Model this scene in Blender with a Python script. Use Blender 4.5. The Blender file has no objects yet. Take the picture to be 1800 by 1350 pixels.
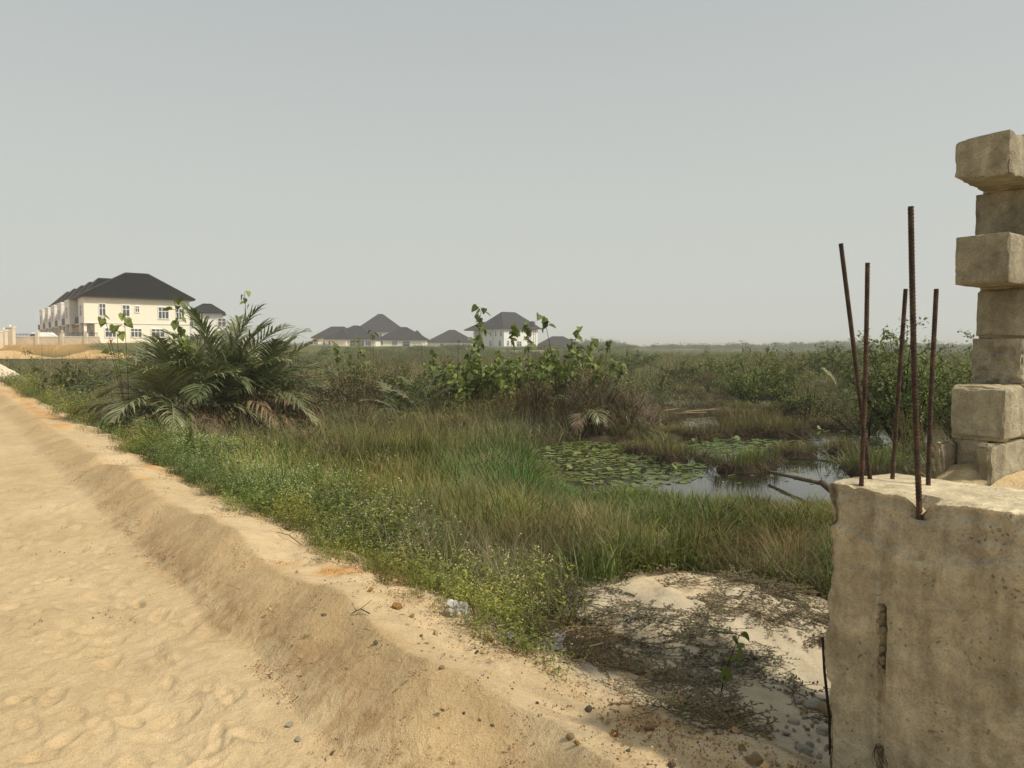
import bpy, math, random
import numpy as np
from mathutils import Vector, Matrix, Euler

random.seed(7)
rng = np.random.default_rng(11)
scene = bpy.context.scene
R = math.radians

# ------------------------------------------------------------------ camera
FPX, CX, CY = 1300.0, 900.0, 675.0          # focal length and centre in photo pixels
PITCH = math.atan(61 / FPX)
EYE = 1.6
cam_d = bpy.data.cameras.new('camera')
cam_d.sensor_width = 36.0
cam_d.lens = 36.0 * FPX / 1800.0
cam_d.clip_start = 0.05
cam_d.clip_end = 9000
cam = bpy.data.objects.new('camera', cam_d)
cam.location = (0, 0, EYE)
cam.rotation_euler = (R(90) - PITCH, 0, 0)
scene.collection.objects.link(cam)
scene.camera = cam

# ------------------------------------------------------------------ light
SUN_EL = R(48)
SUN_AZ = math.atan2(0.90, -0.42)            # compass-like angle from +Y towards +X
sun_dir = Vector((math.sin(SUN_AZ) * math.cos(SUN_EL), math.cos(SUN_AZ) * math.cos(SUN_EL), math.sin(SUN_EL)))
world = bpy.data.worlds.new('World')
scene.world = world
world.use_nodes = True
wn = world.node_tree
wn.nodes.clear()
sky = wn.nodes.new('ShaderNodeTexSky')
sky.sky_type = 'NISHITA'
sky.sun_disc = False
sky.sun_elevation = SUN_EL
sky.sun_rotation = SUN_AZ
sky.altitude = 0
sky.air_density = 1.0
sky.dust_density = 6.0
sky.ozone_density = 1.5
hz = wn.nodes.new('ShaderNodeMix')
hz.data_type = 'RGBA'
hz.inputs['B'].default_value = (5.6, 5.8, 5.4, 1)      # the dust veil over the whole sky
wtc = wn.nodes.new('ShaderNodeTexCoord')
wsep = wn.nodes.new('ShaderNodeSeparateXYZ')
wmr = wn.nodes.new('ShaderNodeMapRange')                 # the veil is thickest at the horizon all the way round
wmr.interpolation_type = 'SMOOTHSTEP'
wmr.inputs['From Min'].default_value = -0.05; wmr.inputs['From Max'].default_value = 0.65
wmr.inputs['To Min'].default_value = 0.97; wmr.inputs['To Max'].default_value = 0.60
wn.links.new(wtc.outputs['Generated'], wsep.inputs[0])
wn.links.new(wsep.outputs['Z'], wmr.inputs['Value'])
wn.links.new(wmr.outputs['Result'], hz.inputs[0])
bg = wn.nodes.new('ShaderNodeBackground')
bg.inputs['Strength'].default_value = 0.113
wo = wn.nodes.new('ShaderNodeOutputWorld')
wn.links.new(sky.outputs[0], hz.inputs['A'])
wn.links.new(hz.outputs['Result'], bg.inputs['Color'])
wn.links.new(bg.outputs[0], wo.inputs['Surface'])

sun_d = bpy.data.lights.new('sun', 'SUN')
sun_d.energy = 3.7
sun_d.angle = R(3.5)
sun_d.color = (1.0, 0.90, 0.74)
sun = bpy.data.objects.new('sun', sun_d)
sun.rotation_euler = (-sun_dir).to_track_quat('-Z', 'Y').to_euler()
sun.location = (0, 0, 60)
scene.collection.objects.link(sun)

scene.view_settings.view_transform = 'Standard'
scene.view_settings.look = 'None'
scene.view_settings.gamma = 1.0
scene.view_settings.use_curve_mapping = False
scene.view_settings.exposure = 0.0
scene.cycles.max_bounces = 6
scene.cycles.diffuse_bounces = 3
scene.cycles.glossy_bounces = 2
scene.cycles.transmission_bounces = 3
scene.cycles.volume_bounces = 0
scene.cycles.use_denoising = True
HAZE_DENSITY = 0.0009

# ------------------------------------------------------------------ helpers
def ray(px, py):
    u, v = (px - CX) / FPX, -(py - CY) / FPX
    return Vector((u, math.cos(PITCH) + v * math.sin(PITCH), -math.sin(PITCH) + v * math.cos(PITCH)))

def at_z(px, py, z):
    r = ray(px, py)
    k = (z - EYE) / r.z
    return Vector((r.x * k, r.y * k, z))

def at_y(px, py, Y):
    r = ray(px, py)
    k = Y / r.y
    return Vector((r.x * k, Y, EYE + r.z * k))

# the road runs along DV, and NV points from the road into the marsh
NV = np.array([0.7896, 0.6137]); DV = np.array([-0.6137, 0.7896])

def st(x, y):
    return NV[0] * x + NV[1] * y, DV[0] * x + DV[1] * y

def _hash(ix, iy, iz=0, seed=0):
    h = (ix.astype(np.int64) * 374761393 + iy.astype(np.int64) * 668265263 + np.asarray(iz).astype(np.int64) * 2147483647 + seed * 1274126177) & 0xffffffff
    h = ((h ^ (h >> 13)) * 1274126177) & 0xffffffff
    h = ((h ^ (h >> 16)) * 2246822519) & 0xffffffff
    return ((h ^ (h >> 15)) & 0xffffff) / 0xffffff

def vnoise(x, y, seed=0):
    x = np.asarray(x, float); y = np.asarray(y, float)
    ix, iy = np.floor(x), np.floor(y)
    fx, fy = x - ix, y - iy
    fx = fx * fx * fx * (fx * (fx * 6 - 15) + 10); fy = fy * fy * fy * (fy * (fy * 6 - 15) + 10)
    a = _hash(ix, iy, 0, seed); b = _hash(ix + 1, iy, 0, seed); c = _hash(ix, iy + 1, 0, seed); d = _hash(ix + 1, iy + 1, 0, seed)
    return (a * (1 - fx) + b * fx) * (1 - fy) + (c * (1 - fx) + d * fx) * fy

def fbm(x, y, f=1.0, o=4, seed=0):
    """about -1..1"""
    s, a, t = 0.0, 1.0, 0.0
    x = np.asarray(x, float); y = np.asarray(y, float)
    for i in range(o):
        c, sn = math.cos(i * 1.1), math.sin(i * 1.1)
        s = s + a * (vnoise((x * c - y * sn) * f + 17.3 * i, (x * sn + y * c) * f - 9.1 * i, seed + i) * 2 - 1)
        t += a; a *= 0.5; f *= 2.03
    return s / t * 1.5

def vnoise3(p, seed=0):
    i = np.floor(p); f = p - i; f = f * f * (3 - 2 * f)
    r = 0
    for dx in (0, 1):
        for dy in (0, 1):
            for dz in (0, 1):
                w = (f[:, 0] if dx else 1 - f[:, 0]) * (f[:, 1] if dy else 1 - f[:, 1]) * (f[:, 2] if dz else 1 - f[:, 2])
                r = r + w * _hash(i[:, 0] + dx, i[:, 1] + dy, i[:, 2] + dz, seed)
    return r * 2 - 1

def fbm3(p, f=1.0, o=4, seed=0):
    s, a, t = 0.0, 1.0, 0.0
    for i in range(o):
        s = s + a * vnoise3(p * f + 13.7 * i, seed + i); t += a; a *= 0.5; f *= 2.1
    return s / t * 1.5

def sstep(a, b, x):
    t = np.clip((np.asarray(x, float) - a) / (b - a), 0, 1)
    return t * t * (3 - 2 * t)

def tag(o, label=None, cat=None, group=None, kind=None):
    if label: o['label'] = label
    if cat: o['category'] = cat
    if group: o['group'] = group
    if kind: o['kind'] = kind
    return o

def empty(name, loc=(0, 0, 0), rz=0.0):
    o = bpy.data.objects.new(name, None)
    o.location = loc; o.rotation_euler = (0, 0, rz)
    scene.collection.objects.link(o)
    return o

def link(name, mesh, parent=None, loc=None):
    o = bpy.data.objects.new(name, mesh)
    scene.collection.objects.link(o)
    if parent: o.parent = parent
    if loc is not None: o.location = loc
    return o

def copy_tree(o, parent=None):
    c = o.copy(); scene.collection.objects.link(c); c.parent = parent
    for ch in list(o.children): copy_tree(ch, c)
    return c

class MB:
    """collects geometry and builds ONE mesh"""
    def __init__(self):
        self.v, self.f, self.c, self.n = [], [], [], 0
    def add(self, verts, faces, col=(1, 1, 1)):
        verts = np.asarray(verts, float).reshape(-1, 3)
        self.v.append(verts)
        n = self.n
        self.f.extend([tuple(i + n for i in f) for f in faces])
        col = np.asarray(col, float)
        self.c.append(np.broadcast_to(col, (len(verts), 3)) if col.ndim == 1 else col)
        self.n += len(verts)
    def box(self, x0, x1, y0, y1, z0, z1, col=(1, 1, 1), M=None):
        v = np.array([(x, y, z) for z in (z0, z1) for y in (y0, y1) for x in (x0, x1)], float)
        if M is not None:
            v = (np.array(M.to_3x3()) @ v.T).T + np.array(M.translation)
        self.add(v, [(0, 2, 3, 1), (4, 5, 7, 6), (0, 1, 5, 4), (2, 6, 7, 3), (0, 4, 6, 2), (1, 3, 7, 5)], col)
    def tube(self, pts, rad, sides=6, col=(1, 1, 1), cap=True):
        pts = [Vector(p) for p in pts]
        if not hasattr(rad, '__len__'): rad = [rad] * len(pts)
        vs = []
        up = Vector((0, 0, 1))
        prev = None
        for i, p in enumerate(pts):
            t = (pts[min(i + 1, len(pts) - 1)] - pts[max(i - 1, 0)])
            if t.length < 1e-9: t = Vector((0, 0, 1))
            t.normalize()
            a = prev if prev is not None else (up if abs(t.z) < 0.95 else Vector((1, 0, 0)))
            b = t.cross(a)
            if b.length < 1e-6: b = t.cross(Vector((1, 0.3, 0)))
            b.normalize(); a2 = b.cross(t).normalized(); prev = a2
            for k in range(sides):
                th = 2 * math.pi * k / sides
                vs.append(p + (a2 * math.cos(th) + b * math.sin(th)) * rad[i])
        fs = []
        for i in range(len(pts) - 1):
            for k in range(sides):
                k2 = (k + 1) % sides
                fs.append((i * sides + k, i * sides + k2, (i + 1) * sides + k2, (i + 1) * sides + k))
        if cap:
            fs.append(tuple(range(sides))[::-1]); fs.append(tuple((len(pts) - 1) * sides + k for k in range(sides)))
        self.add([tuple(v) for v in vs], fs, col)
    def mesh(self, name, mat, smooth=False):
        m = bpy.data.meshes.new(name)
        V = np.concatenate(self.v) if self.v else np.zeros((0, 3))
        m.from_pydata(V.tolist(), [], self.f)
        if len(V):
            C = np.ones((len(V), 4)); C[:, :3] = np.concatenate(self.c)
            at = m.color_attributes.new('Col', 'FLOAT_COLOR', 'POINT')
            at.data.foreach_set('color', C.ravel())
        if mat: m.materials.append(mat)
        if smooth: m.polygons.foreach_set('use_smooth', [True] * len(m.polygons))
        m.update()
        return m
    def build(self, name, mat, parent=None, loc=None, smooth=False):
        return link(name, self.mesh(name, mat, smooth), parent, loc)

# ------------------------------------------------------------------ materials
def new_mat(name):
    m = bpy.data.materials.new(name); m.use_nodes = True
    nt = m.node_tree; nt.nodes.clear()
    out = nt.nodes.new('ShaderNodeOutputMaterial')
    p = nt.nodes.new('ShaderNodeBsdfPrincipled')
    nt.links.new(p.outputs[0], out.inputs['Surface'])
    return m, nt, p, out

def nd(nt, typ, **kw):
    n = nt.nodes.new(typ)
    for k, v in kw.items(): setattr(n, k, v)
    return n

def noise_node(nt, scale, detail=4, rough=0.6, vec=None, dist=0.0):
    n = nd(nt, 'ShaderNodeTexNoise'); n.inputs['Scale'].default_value = scale
    n.inputs['Detail'].default_value = detail; n.inputs['Roughness'].default_value = rough; n.inputs['Distortion'].default_value = dist
    if vec is not None: nt.links.new(vec, n.inputs['Vector'])
    return n

def ramp(nt, src, stops):
    r = nd(nt, 'ShaderNodeValToRGB'); e = r.color_ramp.elements
    while len(e) > 1: e.remove(e[0])
    e[0].position = stops[0][0]; e[0].color = (*stops[0][1], 1)
    for p, c in stops[1:]:
        x = e.new(p); x.color = (*c, 1)
    nt.links.new(src, r.inputs[0])
    return r.outputs[0]

def mul(nt, a, b, fac=1.0, mode='MULTIPLY'):
    m = nd(nt, 'ShaderNodeMix', data_type='RGBA', blend_type=mode)
    if hasattr(fac, 'is_linked') or hasattr(fac, 'links'): nt.links.new(fac, m.inputs[0])
    else: m.inputs[0].default_value = fac
    for s, i in ((a, 'A'), (b, 'B')):
        if isinstance(s, tuple): m.inputs[i].default_value = (*s, 1)
        else: nt.links.new(s, m.inputs[i])
    return m.outputs['Result']

def bump(nt, p, srcs):
    prev = None
    for src, dist, strength in srcs:
        b = nd(nt, 'ShaderNodeBump'); b.inputs['Distance'].default_value = dist; b.inputs['Strength'].default_value = strength
        nt.links.new(src, b.inputs['Height'])
        if prev: nt.links.new(prev, b.inputs['Normal'])
        prev = b.outputs[0]
    nt.links.new(prev, p.inputs['Normal'])

def leaf_mat(name, trans=0.3, rough=0.55, spec=0.35):
    m, nt, p, out = new_mat(name)
    col = nd(nt, 'ShaderNodeVertexColor', layer_name='Col')
    tint = nd(nt, 'ShaderNodeAttribute', attribute_type='INSTANCER', attribute_name='tint')
    # objects that are not scattered carry no tint: a zero tint falls back to white
    mx = nd(nt, 'ShaderNodeMath', operation='GREATER_THAN'); nt.links.new(tint.outputs['Fac'], mx.inputs[0]); mx.inputs[1].default_value = 0.001
    t2 = mul(nt, (1, 1, 1), tint.outputs['Color'], mx.outputs[0], 'MIX')
    c = mul(nt, col.outputs[0], t2)
    geo = nd(nt, 'ShaderNodeNewGeometry')
    n = noise_node(nt, 2.5, 2, 0.6, geo.outputs['Position'])
    c = mul(nt, c, ramp(nt, n.outputs[0], [(0.3, (0.74, 0.76, 0.74)), (0.7, (1.25, 1.2, 1.15))]))
    nt.links.new(c, p.inputs['Base Color'])
    p.inputs['Roughness'].default_value = rough
    p.inputs['Specular IOR Level'].default_value = spec
    tr = nd(nt, 'ShaderNodeBsdfTranslucent')
    tc = mul(nt, c, (1.15, 1.2, 0.7)); nt.links.new(tc, tr.inputs['Color'])
    mixs = nd(nt, 'ShaderNodeMixShader'); mixs.inputs[0].default_value = trans
    nt.links.new(p.outputs[0], mixs.inputs[1]); nt.links.new(tr.outputs[0], mixs.inputs[2])
    nt.links.new(mixs.outputs[0], out.inputs['Surface'])
    return m

def plain_mat(name, col, rough=0.7, spec=0.4, metal=0.0, var=0.12, scale=3.0, bmp=None, usecol=False):
    m, nt, p, out = new_mat(name)
    tc = nd(nt, 'ShaderNodeTexCoord')
    n = noise_node(nt, scale, 5, 0.65, tc.outputs['Object'])
    lo = tuple(c * (1 - var) for c in col); hi = tuple(c * (1 + var) for c in col)
    c = ramp(nt, n.outputs[0], [(0.3, lo), (0.7, hi)])
    if usecol:
        vc = nd(nt, 'ShaderNodeVertexColor', layer_name='Col'); c = mul(nt, c, vc.outputs[0])
    nt.links.new(c, p.inputs['Base Color'])
    p.inputs['Roughness'].default_value = rough; p.inputs['Specular IOR Level'].default_value = spec; p.inputs['Metallic'].default_value = metal
    if bmp:
        n2 = noise_node(nt, bmp[0], 6, 0.6, tc.outputs['Object']); bump(nt, p, [(n2.outputs[0], bmp[1], 1.0)])
    return m

def ground_material():
    m, nt, p, out = new_mat('sandy_ground')
    vc = nd(nt, 'ShaderNodeVertexColor', layer_name='Col')
    tc = nd(nt, 'ShaderNodeTexCoord')
    big = noise_node(nt, 1.3, 5, 0.6, tc.outputs['Object'])
    mid = noise_node(nt, 9, 5, 0.65, tc.outputs['Object'], 0.4)
    grain = noise_node(nt, 240, 2, 0.7, tc.outputs['Object'])
    c = mul(nt, vc.outputs[0], ramp(nt, big.outputs[0], [(0.3, (0.9, 0.88, 0.84)), (0.7, (1.08, 1.08, 1.08))]))
    c = mul(nt, c, ramp(nt, mid.outputs[0], [(0.3, (0.92, 0.90, 0.87)), (0.65, (1.06, 1.06, 1.06))]))
    c = mul(nt, c, ramp(nt, grain.outputs[0], [(0.32, (0.72, 0.70, 0.66)), (0.5, (1.0, 1.0, 1.0)), (0.7, (1.2, 1.2, 1.2))]))
    nt.links.new(c, p.inputs['Base Color'])
    p.inputs['Roughness'].default_value = 0.95; p.inputs['Specular IOR Level'].default_value = 0.15
    fine = noise_node(nt, 45, 4, 0.7, tc.outputs['Object'], 0.3)
    bump(nt, p, [(mid.outputs[0], 0.03, 0.8), (fine.outputs[0], 0.007, 0.8), (grain.outputs[0], 0.003, 0.8)])
    return m

def concrete_material(name, base, stain=0.5, pits=True):
    m, nt, p, out = new_mat(name)
    tc = nd(nt, 'ShaderNodeTexCoord'); o = tc.outputs['Object']
    vc = nd(nt, 'ShaderNodeVertexColor', layer_name='Col')
    a = noise_node(nt, 2.3, 6, 0.65, o, 0.3); b = noise_node(nt, 17, 6, 0.7, o, 0.5); g = noise_node(nt, 150, 3, 0.75, o)
    mp = nd(nt, 'ShaderNodeMapping'); mp.inputs['Scale'].default_value = (14, 14, 1.6); nt.links.new(o, mp.inputs[0])
    st_ = noise_node(nt, 1.0, 5, 0.6, mp.outputs[0])
    lo = tuple(x * (1 - 0.42 * stain) for x in base); hi = tuple(x * 1.14 for x in base)
    c = ramp(nt, a.outputs[0], [(0.3, lo), (0.5, base), (0.68, hi)])
    c = mul(nt, c, ramp(nt, b.outputs[0], [(0.3, (0.68, 0.67, 0.65)), (0.52, (0.98, 0.98, 0.98)), (0.72, (1.28, 1.27, 1.24))]))
    c = mul(nt, c, ramp(nt, st_.outputs[0], [(0.32, (0.72, 0.70, 0.66)), (0.55, (1.03, 1.03, 1.03))]), stain)
    c = mul(nt, c, ramp(nt, g.outputs[0], [(0.3, (0.72, 0.71, 0.69)), (0.5, (1, 1, 1)), (0.72, (1.16, 1.15, 1.13))]))
    c = mul(nt, c, vc.outputs[0])
    srcs = [(b.outputs[0], 0.022, 0.8), (g.outputs[0], 0.004, 1.0)]
    if pits:
        vo = nd(nt, 'ShaderNodeTexVoronoi'); vo.inputs['Scale'].default_value = 48; vo.inputs['Randomness'].default_value = 1
        wv = noise_node(nt, 6, 3, 0.6, o); mixv = mul(nt, o, wv.outputs['Color'], 0.12, 'MIX'); nt.links.new(mixv, vo.inputs['Vector'])
        thr = noise_node(nt, 9, 2, 0.5, o)
        sub = nd(nt, 'ShaderNodeMath', operation='SUBTRACT'); nt.links.new(vo.outputs['Distance'], sub.inputs[0])
        sc = nd(nt, 'ShaderNodeMath', operation='MULTIPLY_ADD'); nt.links.new(thr.outputs[0], sc.inputs[0]); sc.inputs[1].default_value = 0.9; sc.inputs[2].default_value = -0.40
        nt.links.new(sc.outputs[0], sub.inputs[1])
        pr = ramp(nt, sub.outputs[0], [(0.0, (0.62, 0.59, 0.55)), (0.05, (1, 1, 1))])
        c = mul(nt, c, pr)
        srcs.append((pr, 0.006, 0.8))
    nt.links.new(c, p.inputs['Base Color'])
    p.inputs['Roughness'].default_value = 0.92; p.inputs['Specular IOR Level'].default_value = 0.2
    bump(nt, p, srcs)
    return m

M = {}
M['ground'] = ground_material()
M['leaf'] = leaf_mat('leaf_tissue', 0.30)
M['dryleaf'] = leaf_mat('dry_leaf_tissue', 0.12, 0.8, 0.15)
M['palm'] = leaf_mat('palm_leaf', 0.18, 0.42, 0.5)
M['concrete'] = concrete_material('cast_concrete', (0.46, 0.405, 0.285), 0.9)
M['block'] = concrete_material('sandcrete_block', (0.37, 0.345, 0.265), 0.8, False)
M['mortar'] = concrete_material('mortar', (0.44, 0.37, 0.24), 0.3, False)
M['stone'] = plain_mat('stone', (0.40, 0.33, 0.24), 0.9, 0.2, 0, 0.25, 14, (60, 0.01), True)
M['bark'] = plain_mat('bark', (0.20, 0.165, 0.11), 0.9, 0.2, 0, 0.3, 9, (40, 0.01), True)
M['roof'] = plain_mat('roof_tiles', (0.028, 0.028, 0.031), 0.6, 0.4, 0, 0.12, 0.6)
M['cream'] = plain_mat('cream_render', (0.86, 0.82, 0.68), 0.85, 0.3, 0, 0.03, 0.4)
M['white'] = plain_mat('white_paint', (0.80, 0.80, 0.78), 0.7, 0.3, 0, 0.02, 0.4)
M['glass'] = plain_mat('window_glass', (0.07, 0.085, 0.095), 0.12, 0.6, 0, 0.2, 0.7)
M['dark'] = plain_mat('dark_metal', (0.03, 0.03, 0.03), 0.5, 0.4, 0, 0.2, 1.0)
M['weathered'] = plain_mat('weathered_wall', (0.66, 0.59, 0.45), 0.9, 0.2, 0, 0.2, 0.5)
M['oxide'] = plain_mat('red_oxide_steel', (0.16, 0.035, 0.02), 0.6, 0.3, 0, 0.2, 2.0)
M['bag'] = plain_mat('plastic_bag', (0.42, 0.41, 0.37), 0.45, 0.5, 0, 0.1, 20)
M['carpaint'] = plain_mat('white_car_paint', (0.75, 0.75, 0.75), 0.25, 0.6, 0, 0.02, 1)

def rust_material():
    m, nt, p, out = new_mat('rusty_steel')
    tc = nd(nt, 'ShaderNodeTexCoord')
    a = noise_node(nt, 30, 5, 0.7, tc.outputs['Object']); b = noise_node(nt, 220, 3, 0.7, tc.outputs['Object'])
    c = ramp(nt, a.outputs[0], [(0.3, (0.018, 0.012, 0.009)), (0.5, (0.045, 0.027, 0.019)), (0.7, (0.11, 0.062, 0.038))])
    c = mul(nt, c, ramp(nt, b.outputs[0], [(0.3, (0.7, 0.7, 0.7)), (0.62, (1.1, 1.1, 1.1)), (0.75, (1.7, 1.6, 1.5))]))
    nt.links.new(c, p.inputs['Base Color']); p.inputs['Roughness'].default_value = 0.8; p.inputs['Specular IOR Level'].default_value = 0.3
    bump(nt, p, [(b.outputs[0], 0.0015, 0.8)])
    return m
M['rust'] = rust_material()

def water_material():
    m, nt, p, out = new_mat('pond_water')
    tc = nd(nt, 'ShaderNodeTexCoord')
    a = noise_node(nt, 3, 3, 0.6, tc.outputs['Object']); b = noise_node(nt, 0.4, 3, 0.6, tc.outputs['Object'])
    c = ramp(nt, b.outputs[0], [(0.35, (0.018, 0.017, 0.010)), (0.65, (0.035, 0.034, 0.020))])
    nt.links.new(c, p.inputs['Base Color']); p.inputs['Roughness'].default_value = 0.05; p.inputs['IOR'].default_value = 1.33
    p.inputs['Specular IOR Level'].default_value = 0.9
    bump(nt, p, [(a.outputs[0], 0.004, 0.5)])
    return m
M['water'] = water_material()
#%%TERRAIN
# ------------------------------------------------------------------ terrain
WATER_Z = -0.62
PONDS = [(2.0, 14.8, 1.7, 3.0), (3.8, 12.3, 3.0, 1.9), (5.9, 16.4, 2.2, 2.2), (7.9, 17.6, 1.6, 1.6), (10.2, 19.4, 3.4, 3.6), (4.9, 22.3, 1.7, 3.4),
         (7.8, 31, 4.4, 3.6), (9.0, 41, 2.6, 3.2), (-7.3, 23.5, 1.5, 3.4), (-3.4, 26.3, 1.3, 2.8), (3.6, 11.2, 2.9, 1.1), (12, 13.5, 3.5, 1.6), (8.2, 24.5, 1.6, 1.5)]

def pond(x, y):
    m = np.full(np.shape(x), -9.0)
    for cx, cy, rx, ry in PONDS:
        d = 1 - np.sqrt(((x - cx) / rx) ** 2 + ((y - cy) / ry) ** 2)
        m = np.maximum(m, d * min(rx, ry))
    return m + 0.32 * fbm(x, y, 0.9, 4, 51)      # signed, > 0 is water, metres

STAMPS = []
for i in range(300):
    s_ = 1.05 - abs(rng.normal(0, 0.62)); t_ = 1.0 + rng.random() ** 1.5 * 10
    STAMPS.append((s_, t_, rng.uniform(0, 6.28), rng.uniform(0.03, 0.055), rng.uniform(0.06, 0.14), rng.uniform(0.005, 0.014)))

def crest_mod(t):
    return 1.0 + 0.32 * fbm(t, t * 0, 0.9, 3, 5)

def height(x, y):
    x = np.asarray(x, float); y = np.asarray(y, float)
    s, t = st(x, y)
    r = np.hypot(x, y)
    nf = 1 / (1 + (r / 25.0) ** 2)
    sw = s + 0.07 * fbm(t, s * 0.3, 1.1, 3, 8) + 0.25 * (1 - nf) * fbm(t, s * 0, 0.12, 3, 4)
    gully = np.exp(-((t - 2.05) / 0.28) ** 2)                    # the dip where one heap ends and the next begins
    sw = sw - 0.14 * gully * sstep(1.0, 1.4, s) * sstep(2.2, 1.7, s)
    prof = np.interp(sw, [-50, 0.9, 1.22, 1.31, 1.620, 1.64, 1.74, 2.05, 2.35, 3.0, 4.2, 8.0], [0.0, 0.0, 0.0, 0.05, 0.245, 0.258, 0.238, 0.18, 0.10, -0.20, -0.40, -0.46])
    up = np.clip(prof, 0, None) * (crest_mod(t) - 0.25 * gully) * (1 - 0.45 * sstep(6, 16, t))
    h = np.where(prof > 0, up, prof)
    # road surface
    onroad = sstep(1.4, 1.0, s)
    h = h + onroad * (0.02 * fbm(x, y, 0.8, 3, 21) + 0.010 * fbm(x, y, 3.4, 3, 22) * sstep(25, 6, r))
    h = h - onroad * 0.03 * np.exp(-((s - 0.75) / 0.14) ** 2) * (0.6 + 0.4 * fbm(t, t * 0, 0.8, 2, 77))
    wx = x + 0.10 * fbm(x, y, 2.5, 2, 23); wy = y + 0.10 * fbm(x, y, 2.5, 2, 24)
    h = h + onroad * sstep(14, 5, r) * sstep(-0.9, 0.1, s) * 0.017 * np.clip(.5 + 1.1 * fbm(x, y, .7, 2, 27), .08, 1.2) * (1 - 2 * np.abs(fbm(wx, wy, 4.2, 4, 25)))
    # bank: small slumps, lumps
    onbank = sstep(1.15, 1.5, s) * sstep(4.0, 2.4, s)
    h = h + onbank * (0.030 * fbm(x, y, 1.8, 2, 31) + 0.004 * fbm(t, s * .2, 9, 3, 33) * sstep(1.7, 1.6, s) + 0.026 * fbm(x, y, 5, 5, 32) * sstep(1.72, 1.95, s + 0.1 * fbm(x, y, 1.5, 2, 3)))
    # marsh
    marsh = sstep(2.8, 5.0, s)
    h = h + marsh * (0.07 * fbm(x, y, 0.7, 4, 41) + 0.05 * fbm(x, y, 3, 3, 42) * sstep(30, 10, r))
    # sandy mound in the hollow before the grass
    dm = np.sqrt(((x - 1.25) / 1.35) ** 2 + ((y - 5.3) / 1.05) ** 2)
    h = h + 0.24 * sstep(1.15, 0.15, dm) + 0.03 * fbm(x, y, 4, 4, 43) * sstep(1.4, 0.9, dm)
    p = pond(x, y)
    h = np.where((y > 9.5), h * (1 - sstep(-0.35, 0.05, p)) + (WATER_Z - 0.25) * sstep(-0.35, 0.05, p), h)
    # raised sand fill under the estate
    yb = np.interp(x, [-400, -70, -48, -34, -10, 20, 34, 60], [87, 88, 91, 150, 178, 196, 205, 420])
    fill = sstep(-5, 5, y - yb + 2.5 * fbm(x, y, 0.06, 3, 61))
    h = h * (1 - fill) + (2.25 + 0.15 * fbm(x, y, 0.1, 2, 62)) * fill
    ms = sstep(300, 900, r)
    return h * (1 - ms) + (-0.5) * ms

def hz1(x, y):
    return float(height(np.array([x]), np.array([y]))[0])

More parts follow.
